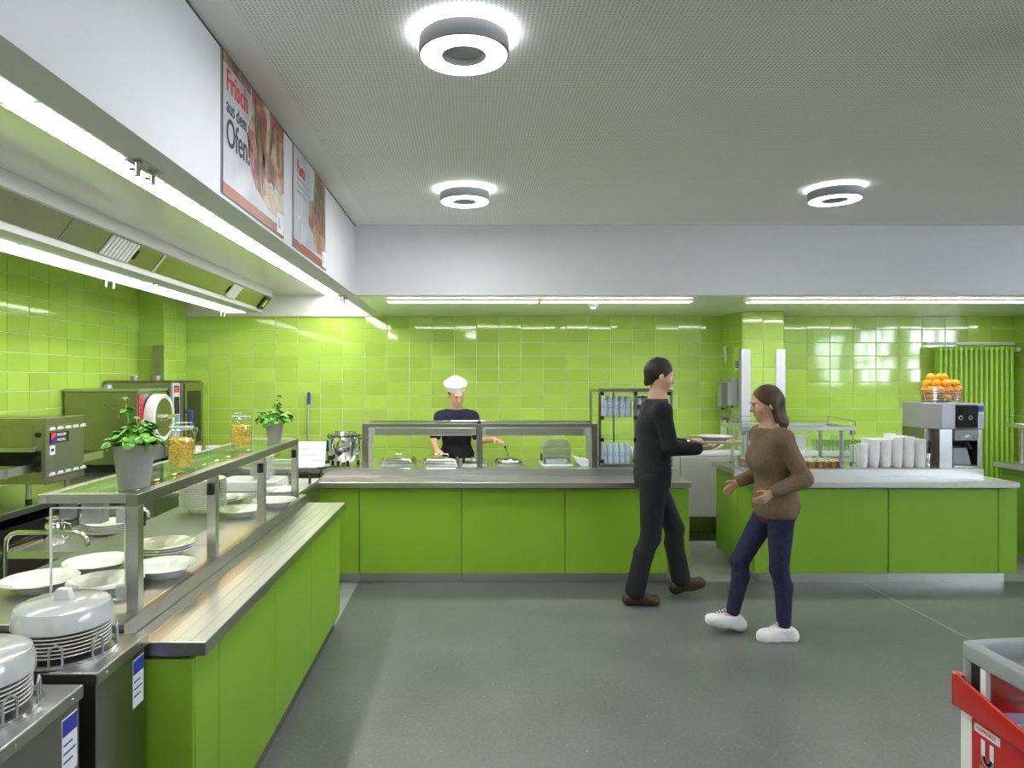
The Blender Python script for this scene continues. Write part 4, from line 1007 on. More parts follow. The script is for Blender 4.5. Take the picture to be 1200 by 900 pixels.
# dishwash rack trolley behind the left counter
tr = thing('serving_trolley', 'steel trolley with bent tube handle behind the left counter', 'trolley', (-2.1, 3.75, 0))
xa, xb, ya, yb_ = -2.31, -1.90, 3.40, 4.05
def arch(y, nm, zt=.915):
    pts = [(xa,y,.12),(xa,y,zt-.06)] + [(xa+.06-.06*math.cos(a), y, zt-.06+.06*math.sin(a)) for a in (R(30),R(60),R(90))] + [(xb-.06+.06*math.sin(a), y, zt-.06+.06*math.cos(a)) for a in (R(0),R(30),R(60),R(90))] + [(xb,y,.12)]
    MB().tube(pts, .012, 10).build(nm, 'steel_bright', tr, smooth=True)
arch(ya, 'push_handle'); arch(yb_, 'push_handle')
for z in (.30, .80):
    s = MB(); s.box(xa+.012, xb-.012, ya, yb_, z, z+.006); s.box(xa+.012, xb-.012, ya-.004, ya, z-.015, z+.02); s.box(xa+.012, xb-.012, yb_, yb_+.004, z-.015, z+.02); s.box(xa+.012, xa+.016, ya, yb_, z, z+.02); s.box(xb-.016, xb-.012, ya, yb_, z, z+.02)
    s.build('shelf', 'steel', tr)
for x in (xa, xb):
    for y in (ya, yb_):
        m = MB(); m.cyl((x-.012,y,.05), (x+.012,y,.05), .05, n=18); m.box(x-.014, x+.014, y-.014, y+.014, .09, .13); m.build('castor', 'rubber', tr)
for k in range(5): plate(PLATE, (-2.05,3.88,.8065+.0105*k), 'white plate, %s in the short stack on the trolley' % ORD[4-k], 'dinner_plate', 'plate', 'plates on the trolley')
t = thing('steel_jug', 'bright steel jug on the trolley behind the left counter', 'jug', (-2.2,3.62,.806))
MB().lathe([(0,.806),(.045,.806),(.052,.83),(.048,.91),(.042,.93),(.046,.945),(.043,.945),(.039,.93),(.045,.91),(.049,.83),(.042,.810),(0,.810)], (-2.2,3.62,0), 28).build('body', 'chrome', t, smooth=True)
MB().tube([(-2.152,3.62,.92),(-2.115,3.62,.91),(-2.115,3.62,.85),(-2.150,3.62,.835)], .005, 8).build('handle', 'chrome', t, smooth=True)

# warming cart between left counter and back counter
ct = thing('warming_cart', 'dark steel cart with black handle in the corner between the counters', 'cart', (-1.65, 5.1, 0))
MB().box(-2.2, -1.20, 4.75, 5.45, .16, .86).build('body', 'steel_dark', ct, bevel=.01)
MB().box(-2.21, -1.19, 4.74, 5.46, .86, .885).build('top', 'steel', ct, bevel=.004)
MB().tube([(-1.36,5.2,.885),(-1.36,5.2,.955),(-1.33,5.2,.972),(-1.24,5.2,.972),(-1.215,5.2,.955),(-1.215,5.2,.885)], .011, 8).build('handle', 'black', ct, smooth=True)
for x in (-2.1,-1.3):
    for y in (4.85,5.35):
        m = MB(); m.cyl((x-.015,y,.06), (x+.015,y,.06), .06, n=18); m.box(x-.02, x+.02, y-.02, y+.02, .10, .161); m.build('castor', 'rubber', ct)
o = MB().box(-1.78, -1.36, 4.80, 5.12, .8852, .955).build('storage_box', 'white_plastic', loc=(-1.57,4.96,.8852), bevel=.008); tag(o, 'flat white plastic box on the dark cart, under a plate stack', 'box')
for k in range(18): plate(SMALL, (-1.50,4.95,.9555+.0085*k), 'small white plate, %s in the stack on the white box' % ORD[17-k], 'side_plate', 'plate', 'side plates on the white box')
CORD = ['farthest left','second from the left','third from the left','fourth from the left','fifth from the left','sixth from the left','seventh from the left','eighth from the left','ninth from the left','tenth from the left','eleventh from the left','twelfth from the left','thirteenth from the left']
ROWS = ['front','second','third','fourth','rear']
# ================================================================= on the back counter
# soup kettle
kx, ky = (405-VX)*6.2/FPX, 6.2
sk = thing('soup_kettle', 'shiny round steel soup kettle at the left end of the back counter', 'soup kettle', (kx,ky,ZT))
z = ZT + .035
MB().lathe([(0,z),(.11,z),(.128,z+.02),(.140,z+.09),(.142,z+.16),(.132,z+.22),(.128,z+.235),(.12,z+.235),(.12,z+.22),(0,z+.22)], (kx,ky,0), 48).build('body', 'chrome', sk, smooth=True)
MB().lathe([(.136,z+.10),(.145,z+.10),(.145,z+.103),(.136,z+.103)], (kx,ky,0), 48, close=True).build('band', 'steel_dark', sk)
MB().lathe([(.138,z+.232),(.138,z+.245),(.12,z+.262),(.10,z+.268),(.10,z+.276),(.03,z+.282),(0,z+.282)], (kx,ky,0), 48).build('lid', 'chrome', sk, smooth=True)
MB().lathe([(.140,z+.226),(.144,z+.230),(.140,z+.234),(.136,z+.230)], (kx,ky,0), 48, close=True).build('rim', 'black', sk)
for a in (20, 110, 200, 290, 245):
    x = kx+.115*math.cos(R(a)); y = ky+.115*math.sin(R(a)); MB().cyl((x,y,ZT), (x,y,z+.012), .015, .012, n=12).build('foot', 'black', sk)
m = MB(); q = Vector((kx-.10, ky-.09, z+.04)); m.cyl(q, q+Vector((-.025,-.025,0)), .022, n=14); m.build('dial', 'black', sk)
MB().tube([(kx-.136,ky,z+.20),(kx-.165,ky,z+.225),(kx-.15,ky,z+.24)], .006, 8).build('side_handle', 'black', sk); MB().tube([(kx+.136,ky,z+.20),(kx+.165,ky,z+.225),(kx+.15,ky,z+.24)], .006, 8).build('side_handle', 'black', sk)
o = MB().tube([(kx-.03,6.07,ZT+.006),(kx-.10,6.0,ZT+.006),(kx-.2,5.95,ZT+.006),(-1.235,5.915,ZT+.006),(-1.275,5.91,ZT+.006),(-1.30,5.91,.85),(-1.32,5.93,.6)], .005, 6).build('power_cord', 'black', loc=(kx-.1,6.0,ZT), smooth=True); tag(o, 'black cord running from the soup kettle over the worktop edge', 'cord')
# spray bottle / brush beside the kettle
bx_ = (384-VX)*6.3/FPX
t = thing('hand_brush', 'slim blue handled brush standing left of the soup kettle', 'brush', (bx_,6.3,ZT))
MB().cyl((bx_,6.3,ZT+.03), (bx_,6.3,ZT+.11), .010, n=10).build('neck', 'steel_bright', t); MB().cyl((bx_,6.3,ZT+.11), (bx_,6.3,ZT+.215), .014, .010, n=12).build('grip', 'blue', t, smooth=True); MB().cyl((bx_,6.3,ZT), (bx_,6.3,ZT+.03), .024, .014, n=12).build('bristle_head', 'black', t)
# paper sign
t = thing('paper_holder', 'white sheet of paper on a holder at the left of the soup kettle', 'paper', ((363-VX)*6.05/FPX,6.05,ZT))
x0, x1 = (345-VX)*6.05/FPX, (381-VX)*6.05/FPX
m = MB().add([(x0,6.02,ZT+.001),(x1,6.02,ZT+.001),(x1,6.10,ZT+.22),(x0,6.10,ZT+.22),(x0,6.028,ZT+.001),(x1,6.028,ZT+.001),(x1,6.106,ZT+.22),(x0,6.106,ZT+.22)], [(0,1,2,3),(4,7,6,5),(0,4,5,1),(3,2,6,7),(0,3,7,4),(1,5,6,2)]); m.build('sheet', 'paper', t)
for k, (a, b) in enumerate(((.2,.5),(.2,.75),(.62,.95))):
    zz = ZT + .155 - .05*k; yy = 6.02 + .08*(zz-ZT)/.22 - .0008; MB().box(x0+(x1-x0)*a, x0+(x1-x0)*b, yy-.0005, yy, zz, zz+.003).build('print_line', 'print_grey', t)
MB().box(x0-.02, x1+.02, 6.11, 6.20, ZT, ZT+.012).build('holder_foot', 'clear_plastic', t); MB().box((x0+x1)/2-.02, (x0+x1)/2+.02, 6.107, 6.12, ZT, ZT+.19).build('holder_back', 'clear_plastic', t)
# mop on the wall
mx_ = (360-VX)*7.44/FPX
t = thing('mop', 'mop with blue grip leaning on the tiled back wall', 'mop', (mx_,7.44,0))
MB().cyl((mx_,7.36,.06), (mx_,7.50,1.40), .011, n=12).build('pole', 'steel', t, smooth=True); MB().cyl((mx_,7.50,1.40), (mx_,7.515,1.53), .017, .016, n=12).build('grip', 'blue', t, smooth=True); MB().box(mx_-.16, mx_+.16, 7.30, 7.40, .0, .06).build('mop_head', 'blue', t, bevel=.01)

# food wells
def well(x0, x1, y0, y1, label, mt='steel'):
    t = thing('food_pan', label, 'food pan', ((x0+x1)/2,(y0+y1)/2,ZT), 'food pans in the back counter')
    m = MB(); zt = ZT + .022
    for a in ((x0,x1,y0,y0+.02),(x0,x1,y1-.02,y1),(x0,x0+.02,y0+.02,y1-.02),(x1-.02,x1,y0+.02,y1-.02)): m.box(a[0],a[1],a[2],a[3],ZT,zt)
    m.build('pan_rim', 'steel_bright', t, bevel=.003); MB().box(x0+.02,x1-.02,y0+.02,y1-.02,ZT+.0005,ZT+.006).build('pan_floor', mt, t); return t
def pan_lid(x0, x1, y0, y1, label):
    t = thing('pan_lid', label, 'lid', ((x0+x1)/2,(y0+y1)/2,ZT+.022), 'steel pan lids'); z = ZT+.0222
    vs = []; n = 4
    m = MB(); ins = [(0,0),(0,.008),(.02,.035),(.05,.045)]
    for i, (q, h) in enumerate(ins): vs += [(x0+q,y0+q,z+h),(x1-q,y0+q,z+h),(x1-q,y1-q,z+h),(x0+q,y1-q,z+h)]
    fs = [(3,2,1,0)] + [(4*i+k,4*i+(k+1)%4,4*i+4+(k+1)%4,4*i+4+k) for i in range(3) for k in range(4)] + [(12,13,14,15)]
    m.add(vs, fs).build('lid_shell', 'steel_bright', t, bevel=.004)
    MB().tube([(x0+.08,(y0+y1)/2,z+.044),(x0+.085,(y0+y1)/2,z+.062),(x1-.085,(y0+y1)/2,z+.062),(x1-.08,(y0+y1)/2,z+.044)], .006, 8).build('handle', 'chrome', t, smooth=True)
    for x in (x0-.012, x1-.006): MB().box(x, x+.018, (y0+y1)/2-.03, (y0+y1)/2+.03, z-.0, z+.03).build('end_clip', 'steel_dark', t, bevel=.002)
wx = [(-.80,-.50),(-.42,-.10),(-.06,.16)]
labs = ['far left food pan under the guard on the back counter', 'second food pan from the left on the back counter', 'open food pan left of the middle guard post, with a ladle']
for (a, b), l in zip(wx, labs): well(a, b, 6.10, 6.55, l)
pan_lid(-.785,-.515,6.11,6.54,'rectangular steel lid on the far left food pan'); pan_lid(-.405,-.115,6.11,6.54,'rectangular steel lid on the second food pan from the left')
well(.24,.50,6.10,6.55,'food pan right of the middle guard post')
t = thing('round_lid', 'round domed lid with upright handle right of the middle guard post', 'lid', (.37,6.3,ZT+.022)); z = ZT+.0222
MB().lathe([(.13,z),(.135,z+.008),(.12,z+.025),(.07,z+.045),(0,z+.052)], (.37,6.3,0), 36).build('lid_shell', 'steel_bright', t, smooth=True)
MB().tube([(.36,6.3,z+.045),(.34,6.3,z+.10),(.335,6.3,z+.125)], .006, 8).build('handle', 'chrome', t); MB().cyl((.335,6.3,z+.12), (.33,6.3,z+.14), .010, n=10).build('handle_tip', 'black', t)
t = thing('ladle', 'steel ladle standing in the open food pan', 'ladle', (.06,6.35,ZT+.006))
MB().tube([(.05,6.35,ZT+.05),(.055,6.38,ZT+.13),(.05,6.40,ZT+.20),(.04,6.41,ZT+.205)], .005, 8).build('handle', 'chrome', t); MB().lathe([(0,ZT+.008),(.03,ZT+.016),(.04,ZT+.05),(.037,ZT+.05),(.027,ZT+.019),(0,ZT+.012)], (.05,6.34,0), 20).build('bowl', 'chrome', t, smooth=True)
t = thing('condiment_box', 'small grey steel box between the pans left of the middle post', 'box', (-.02,6.2,ZT))
# (kept low and plain: a steel insert with a lid)
MB().box(-.09,-.065,6.12,6.3,ZT,ZT+.06).build('insert', 'steel', t, bevel=.004); MB().box(-.094,-.061,6.115,6.305,ZT+.06,ZT+.068).build('insert_lid', 'steel_bright', t, bevel=.002)
# display dome with shelves
dx = (651-VX)*6.25/FPX
t = thing('display_dome', 'clear plastic arched display dome with shelves on the back counter', 'display dome', (dx,6.25,ZT))
def archpoly(hw, h, r, z0, n=8):
    pts = [(dx-hw,z0),(dx+hw,z0)]
    for k in range(n+1): a = R(90*k/n); pts.append((dx+hw-r+r*math.cos(a), z0+h-r+r*math.sin(a)))
    for k in range(n+1): a = R(90+90*k/n); pts.append((dx-hw+r+r*math.cos(a), z0+h-r+r*math.sin(a)))
    return pts
out = archpoly(.128,.228,.085,ZT+.012); inn = archpoly(.122,.221,.080,ZT+.013)
n = len(out); m = MB(); vs = [(a,y,b) for y in (6.13,6.40) for ps_ in (out,inn) for a, b in ps_]; fs = []
for i in range(1, n):
    j = (i+1) % n; fs += [(i,j,2*n+j,2*n+i), (n+i,3*n+i,3*n+j,n+j), (i,n+i,n+j,j), (2*n+i,2*n+j,3*n+j,3*n+i)]
m.add(vs, fs).build('shell', 'dome', t, smooth=True)
MB().prism(out, 6.40, 6.404).build('rear_panel', 'dome', t)
MB().box(dx-.14,dx+.14,6.11,6.42,ZT,ZT+.012).build('base', 'white_plastic', t, bevel=.003)
for zz in (.075, .145): MB().box(dx-.118,dx+.118,6.14,6.39,ZT+zz,ZT+zz+.004).build('shelf', 'dome', t)
MB().box(dx-.095,dx+.095,6.17,6.36,ZT+.014,ZT+.06).build('drawer', 'light_grey', t, bevel=.004)
MB().box(dx-.138,dx-.129,6.2,6.26,ZT+.04,ZT+.10).build('hinge', 'black', t)
t = thing('cutting_scoop', 'white plastic wedge shaped scoop by the right guard post', 'scoop', (.98,6.2,ZT))
MB().prism([(.93,ZT+.085),(1.07,ZT+.055),(1.07,ZT),(1.0,ZT),(.965,ZT+.03)], 6.10, 6.24).build('scoop_body', 'white_plastic', t, bevel=.004); MB().cyl((1.02,6.24,ZT+.05),(1.02,6.32,ZT+.06),.012,n=10).build('handle', 'black', t)

# ---- bottle display
dp = thing('bottle_display', 'dark framed glass display cabinet full of water bottles', 'display cabinet', (1.45,6.25,ZT))
DX0, DX1, DY0, DY1, DZ0, DZ1 = 1.145, 1.80, 6.04, 6.50, ZT, 1.585
fr = MB()
for x in (DX0, DX1-.022):
    for y in (DY0, DY1-.022): fr.box(x,x+.022,y,y+.022,DZ0,DZ1)
for z in (DZ0, DZ1-.022):
    for y in (DY0, DY1-.022): fr.box(DX0+.022,DX1-.022,y,y+.022,z,z+.022)
    for x in (DX0, DX1-.022): fr.box(x,x+.022,DY0+.022,DY1-.022,z,z+.022)
fr.build('frame', 'steel_dark', dp)
cx_ = (DX0+DX1)/2
MB().box(cx_-.013,cx_+.013,DY0-.001,DY0+.02,DZ0+.0225,DZ1-.0225).build('centre_post', 'steel_dark', dp)
MB().box(DX0-.012,DX1+.006,DY0-.01,DY1+.01,DZ1,DZ1+.012).build('roof', 'steel_bright', dp, bevel=.003)
for z in (1.14, 1.335):
    MB().box(DX0+.023,DX1-.023,DY0+.021,DY1-.023,z,z+.008).build('shelf', 'acrylic', dp)
for z in (1.14, 1.335, 1.55, .95):
    for x in (DX0+.03, cx_, DX1-.03): MB().box(x-.016,x+.016,DY0-.006,DY0+.02,z-.016,z+.016).build('hinge', 'black', dp, bevel=.002)
for a, b in ((DX0+.024,cx_-.015),(cx_+.015,DX1-.024)): MB().box(a,b,DY0+.002,DY0+.007,DZ0+.024,DZ1-.024).build('glass_door', 'glass', dp)
MB().box(DX0+.004,DX0+.009,DY0+.024,DY1-.024,DZ0+.024,DZ1-.024).build('side_glass', 'glass', dp); MB().box(DX1-.009,DX1-.004,DY0+.024,DY1-.024,DZ0+.024,DZ1-.024).build('side_glass', 'glass', dp)
MB().cyl((DX0+.22,DY1-.05,DZ0+.022),(DX0+.22,DY1-.05,DZ1-.022),.008,n=10).build('rear_rod', 'steel_dark', dp)
MB().cyl((DX1,6.15,1.06),(DX1+.05,6.15,1.06),.014,n=10).build('door_knob', 'black', dp)
def bottle(label_mat, cap_mat, label, group):
    t = thing('water_bottle', label, 'bottle', (0,0,0), group); r = .0262
    MB().lathe([(0,0),(r*.9,0),(r,.006),(r,.05),(r*.94,.056),(r,.062),(r,.115),(r*.85,.135),(r*.45,.158),(r*.42,.165),(0,.165)], (0,0,0), 18).build('body', 'water', t, smooth=True)
    MB().cyl((0,0,.1651),(0,0,.182),.0135,n=14).build('cap', cap_mat, t, smooth=True)
    MB().lathe([(r+.0006,.066),(r+.0006,.108)], (0,0,0), 18).build('paper_label', label_mat, t, smooth=True)
    return t
mat('label_pale', (.55,.62,.80), rough=.5, noise=.5, nscale=90)
kinds = {}
def place_bottle(k, loc, label, group):
    if k not in kinds:
        kinds[k] = b = bottle('label_pale' if k == 'w' else 'blue', 'white_plastic' if k == 'w' else 'blue', label, group); b.location = loc
    else: b = dup(kinds[k], loc, label, group)
    b.rotation_euler = (0,0,random.random()*6)
for z, sh in ((1.343,'upper'),(DZ0+.0222,'lower')):
    for side, (a, b) in enumerate(((DX0+.03,cx_-.02),(cx_+.02,DX1-.03))):
        for row in range(3):
            for c in range(5):
                x = a + .030 + (b-a-.060)*c/4.0; k = 'w' if side == 0 else 'b'
                place_bottle(k, (x, DY0+.065+.060*row, z+.0002), ('white capped water bottle, %s in the %s row of the %s display shelf' if k == 'w' else 'blue labelled water bottle, %s in the %s row of the %s display shelf') % (['farthest left','second','third','fourth','fifth'][c], ['front','middle','rear'][row], sh),
                             '%s bottles on the %s display shelf' % ('white capped' if k == 'w' else 'blue labelled', sh))

# ---- steel cabinet at the back wall in the passage
cb = thing('steel_cabinet', 'low steel cabinet against the back wall in the passage', 'cabinet', (2.2,7.2,0))
MB().box(1.55,2.74,6.97,7.53,.27,.90).build('body', 'steel_satin', cb, bevel=.003); MB().box(1.54,2.76,6.95,7.535,.90,.94).build('top', 'white_plastic', cb, bevel=.003)
for a, b in ((1.56,2.14),(2.15,2.73)): dd = MB().box(a,b,6.951,6.969,.28,.885).build('door', 'steel_satin', cb, bevel=.002)
for x in (1.62,2.67):
    for y in (7.05,7.45): MB().cyl((x,y,0),(x,y,.27),.022,n=12).build('leg', 'steel_dark', cb)
for k, (x, lab) in enumerate(((2.12,'left'),(2.36,'middle'),(2.58,'right'))):
    t = thing('mixing_bowl', 'steel bowl on the low steel cabinet, %s one' % lab, 'bowl', (x,7.2,.94), 'bowls on the steel cabinet')
    MB().lathe([(0,.941),(.05,.941),(.10,.99),(.115,1.03),(.118,1.03),(.103,.985),(.05,.9405),(0,.9405)], (x,7.2,0), 28).build('bowl_shell', 'chrome', t, smooth=True)
    MB().lathe([(.112,1.028),(.120,1.028),(.120,1.034),(.112,1.034)], (x,7.2,0), 28, close=True).build('rim', 'steel_bright', t)

# ---- dispensers and notices on the pillar's left side (faces the passage)
def dispenser_box(y, z0, z1, d, label, tip):
    t = thing('soap_dispenser', label, 'dispenser', (2.79,y,z0), 'dispensers on the pillar')
    MB().box(2.79-d,2.789,y-.05,y+.05,z0,z1).build('case', 'grey_plastic', t, bevel=.006); MB().box(2.79-d-.004,2.79-d,y-.045,y+.045,z0+.01,z1-.03).build('front_cover', 'light_grey', t, bevel=.002)
    MB().cyl((2.79-d*.6,y,z0-.02),(2.79-d*.6,y,z0),.012,n=10).build('spout', 'black', t)
    MB().tube([(2.79-d*.7,y-.03,z1),(2.79-d*.8,y-.03,z1+.03),(2.79-d*.8,y+.03,z1+.03),(2.79-d*.7,y+.03,z1)], .005, 6).build('lever', 'chrome', t)
dispenser_box(7.40,1.37,1.64,.075,'grey wall dispenser on the pillar, farther from the camera','far'); dispenser_box(7.14,1.40,1.68,.07,'grey wall dispenser on the pillar, nearer the camera','near')
dispenser_box(7.14,1.08,1.27,.06,'small grey wall dispenser low on the pillar','low')
t = thing('paper_towels', 'white paper towel hanging from its holder on the pillar', 'paper towel', (2.77,7.36,1.08))
MB().box(2.70,2.789,7.28,7.44,1.24,1.33).build('holder', 'steel', t, bevel=.004); MB().prism([(2.735,1.0),(2.755,1.0),(2.745,1.24),(2.735,1.24)], 7.29, 7.43).build('towel', 'paper', t)
t = thing('wall_notice', 'small notice with yellow and black blocks on the pillar', 'notice', (2.79,7.10,1.76))
MB().box(2.786,2.789,7.05,7.17,1.76,2.01).build('card', 'paper', t); MB().box(2.7852,2.7859,7.06,7.16,1.88,2.0).build('yellow_block', 'lime_tag', t)
for k in range(4): MB().box(2.7852,2.7859,7.062,7.158,1.795+.02*k,1.807+.02*k).build('print_line', 'print_dark', t)
t = thing('wall_notice', 'crooked white paper slip high on the pillar by the back wall', 'notice', (2.785,7.42,1.88))
MB().obox((2.782,7.42,1.95),(1,0,0),(0,1,-.25),(0,.25,1),.002,.04,.085).build('slip', 'paper', t)

# ================================================================= island things

dm = MB()
dm.lathe([(0,0),(.022,0),(.029,.048),(.030,.05),(.027,.05),(.026,.044)], (0,0,0), 14); dm.cur = 1
dm.lathe([(.0265,.044),(.018,.052),(0,.056)], (0,0,0), 14); dm.cur = 2
dm.sphere((0.004,0.003,.058), .008, 8, 5)
d0 = dm.build('tmp', ['caramel','cream','ceramic'], smooth=True); dme = d0.data; bpy.data.objects.remove(d0)
for r_ in range(5):
    for c in range(13):
        o = bpy.data.objects.new('dessert_cup', dme); COL.objects.link(o); o.location = (2.51+.064*c+random.gauss(0,.002), 6.03+.066*r_+random.gauss(0,.002), ZT+.0005); o.rotation_euler = (0,0,random.random()*6)
        tag(o, 'caramel dessert cup, %s in the %s row under the island guard' % (CORD[c], ROWS[r_]), 'dessert', 'dessert cups under the island guard')
# stacks of white cups
cm2 = MB().lathe([(0,0),(.033,0),(.036,.004),(.046,.098),(.049,.100),(.049,.104),(.045,.104),(.034,.006),(0,.006)], (0,0,0), 22).build('tmp', 'cup_white', smooth=True); cme = cm2.data; bpy.data.objects.remove(cm2)
hs = [6,8,8,9,9,8,7]
for r_ in range(2):
    for c in range(6):
        n = hs[c] + (random.choice((-1,0,1,0)))
        for k in range(n):
            o = bpy.data.objects.new('paper_cup', cme); COL.objects.link(o); o.location = (3.47+.102*c, 6.03+.105*r_, ZT+.0005+.0205*k)
            tag(o, 'white cup, %s down in %s row stack %s by juicer' % (ORD[n-1-k].replace(' from the top',''), ('front','rear')[r_], CORD[c].replace('from the left','left')), 'cup', 'cup stacks beside the juicer')
# straws in a glass
sx_ = (1086-VX)*6.02/FPX
t = thing('straw_glass', 'small faceted steel cup beside the juicer', 'cup', (sx_,6.02,ZT))
MB().lathe([(0,ZT),(.030,ZT),(.028,ZT+.02),(.030,ZT+.08),(.036,ZT+.125),(.033,ZT+.125),(.027,ZT+.08),(0,ZT+.01)], (sx_,6.02,0), 10).build('cup', 'chrome', t)
for k in range(16):
    a = random.random()*6.28; q = .018*math.sqrt(random.random()); b0 = Vector((sx_+q*math.cos(a)*.6,6.02+q*math.sin(a)*.6,ZT+.015)); b1 = Vector((sx_+q*math.cos(a)*1.9,6.02+q*math.sin(a)*1.9,ZT+.22+.02*random.random()))
    o = MB().cyl(b0,b1,.003,n=6).build('straw', 'black', loc=b0); tag(o, 'black straw in the steel cup beside the juicer', 'straw', 'black straws')

# juicer
JX0, JX1, JY0, JY1 = 4.02, 4.52, 6.0, 6.42
JX0, JX1 = (1083-VX)*6.05/FPX, (1149-VX)*6.05/FPX
jw = JX1-JX0
jc = thing('orange_juicer', 'grey commercial orange juicer with wire basket on the island', 'juicer', ((JX0+JX1)/2,6.2,ZT))
jz = lambda py: CAMZ - (py-VY)*6.05/FPX
bt, bb = jz(472.5), jz(502.5)
MB().box(JX0+.30*jw, JX1, JY0, JY1, bb, bt).build('head', 'machine_grey', jc, bevel=.008)
MB().prism([(JX0+.02,JY0+.10),(JX0+.22*jw,JY0-.02),(JX0+.46*jw,JY0-.02),(JX0+.46*jw,JY1-.03),(JX0+.02,JY1-.03)], bb, bt+.003, 'z').build('waste_cover', 'machine_grey', jc, bevel=.006)
wn_ = MB().box(JX0+.475*jw, JX0+.85*jw, JY0-.03, JY0-.001, bb+.012, bt-.012).build('window', 'black_glass', jc, bevel=.014, seg=3)
for u in (.53, .70):
    m = MB().lathe([(.012,0),(.020,0),(.020,.004),(.012,.004)], (0,0,0), 16, close=True); m.v = [(JX0+u*jw+v[0], JY0-.031-v[2], (bt+bb)/2+v[1]-.01) for v in m.v]; m.build('squeezer_hub', 'chrome', wn_)
MB().box(JX0+.88*jw, JX0+.97*jw, JY0-.008, JY0-.0005, bt-.07, bt-.02).build('control_pad', 'blue_print', jc, bevel=.002)
MB().box(JX0+.88*jw, JX0+.97*jw, JY0-.008, JY0-.0005, bt-.10, bt-.078).build('control_pad', 'white_plastic', jc, bevel=.002)
# lower casing: left column (waste), right column, back, drip shelf
MB().box(JX0+.02, JX0+.20*jw, JY0+.08, JY1-.03, ZT, bb-.001).build('waste_bin', 'hood_steel', jc, bevel=.003)
MB().box(JX0+.205*jw, JX0+.43*jw, JY0+.0, JY1-.03, ZT, bb-.001).build('waste_bin', 'steel', jc, bevel=.003)
MB().box(JX0+.90*jw, JX0+.985*jw, JY0+.02, JY1-.03, ZT, bb-.001).build('side_column', 'steel_dark', jc, bevel=.003)
MB().box(JX0+.44*jw, JX0+.895*jw, JY1-.08, JY1-.03, ZT, bb-.001).build('back_plate', 'grey_plastic', jc)
MB().box(JX0+.46*jw, JX0+.88*jw, JY0-.01, JY0+.14, bb-.10, bb-.002).build('spout_housing', 'grey_plastic', jc, bevel=.006)
for u in (.54, .80):
    MB().cyl((JX0+u*jw,JY0-.018,bb-.07),(JX0+u*jw,JY0-.010,bb-.07),.014,n=14).build('bolt', 'chrome', jc)
MB().obox((JX0+.67*jw,JY0-.013,bb-.06),(1,0,.35),(0,1,0),(-.35,0,1),.02,.002,.008).build('logo_mark', 'white_plastic', jc)
m = MB(); m.cyl((JX0+.70*jw,JY0+.03,bb-.10),(JX0+.70*jw,JY0+.03,bb-.17),.016,.012,n=12); m.obox((JX0+.72*jw,JY0+.0,bb-.145),(.5,0,-.7),(0,1,0),(.7,0,.5),.03,.01,.008); m.build('tap', 'black', jc)
m = MB(); m.box(JX0+.44*jw, JX0+.895*jw, JY0-.01, JY1-.081, ZT, ZT+.02); m.build('drip_tray', 'steel_dark', jc, bevel=.003)
t = thing('juice_container', 'grey plastic container under the juicer tap', 'container', (JX0+.6*jw,JY0+.1,ZT+.02))
MB().add([(JX0+a*jw,y,z) for z, x0_, x1_ in ((ZT+.0202,.46,.80),(ZT+.165,.47,.72)) for a, y in ((x0_,JY0+.02),(x1_,JY0+.02),(x1_,JY0+.2),(x0_,JY0+.2))], [(3,2,1,0),(4,5,6,7),(0,1,5,4),(1,2,6,5),(2,3,7,6),(3,0,4,7)]).build('vessel', 'grey_plastic', t, bevel=.006)
MB().box(JX0+.46*jw, JX0+.73*jw, JY0+.012, JY0+.208, ZT+.165, ZT+.172).build('vessel_rim', 'machine_grey', t, bevel=.002)
# feed basket
bcx, bcy = JX0+.51*jw, 6.20; rb0, rb1 = .155, .175; zb0, zb1 = bt+.008, bt+.135
m = MB()
for k in range(7):
    u = k/6; rr_ = rb0 + (rb1-rb0)*u; zz = zb0 + (zb1-zb0)*u
    m.tube([(bcx+rr_*math.cos(R(a*10)), bcy+rr_*math.sin(R(a*10))*.9, zz) for a in range(37)], .0035, 5, cap=False)
for k in range(12):
    a = R(30*k+8); m.cyl((bcx+rb0*math.cos(a),bcy+rb0*math.sin(a)*.9,zb0),(bcx+rb1*math.cos(a),bcy+rb1*math.sin(a)*.9,zb1),.003,n=5)
m.build('wire_basket', 'chrome', jc, smooth=True)
MB().lathe([(0,zb0-.006),(rb0+.01,zb0-.006),(rb0+.01,zb0+.003),(0,zb0+.003)], (bcx,bcy,0), 36, sy=.9).build('basket_floor', 'steel_dark', jc)
MB().lathe([(.0,zb0+.003),(.06,zb0+.003),(.045,zb0+.04),(0,zb0+.05)], (bcx,bcy,0), 20).build('feed_cone', 'grey_plastic', jc, smooth=True)
om = MB().sphere((0,0,0), .036, 18, 12).build('tmp', 'orange', smooth=True); ome = om.data; bpy.data.objects.remove(om)
def fruit(loc, q):
    o = bpy.data.objects.new('orange', ome); COL.objects.link(o); o.location = loc; o.rotation_euler = (random.random()*6,random.random()*6,0); s = random.uniform(.94,1.06); o.scale = (s,s,s*.97)
    tag(o, 'orange %s in the juicer basket' % q, 'orange', 'oranges in the juicer basket')
for a in (200, 262, 330, 60, 140): fruit((bcx+.115*math.cos(R(a)), bcy+.10*math.sin(R(a)), zb0+.045), 'at the bottom')
for k in range(11): a = R(360*k/11+5); fruit((bcx+.132*math.cos(a), bcy+.118*math.sin(a), zb0+.108), 'in the row along the rim')
for k in range(6): a = R(60*k+15); fruit((bcx+.062*math.cos(a), bcy+.058*math.sin(a), zb0+.105), 'in the row along the rim')
for k in range(9): a = R(40*k+20); fruit((bcx+.112*math.cos(a), bcy+.10*math.sin(a), zb0+.167), 'in the second row above the rim')
for k in range(3): a = R(120*k+40); fruit((bcx+.045*math.cos(a), bcy+.04*math.sin(a), zb0+.168), 'in the second row above the rim')
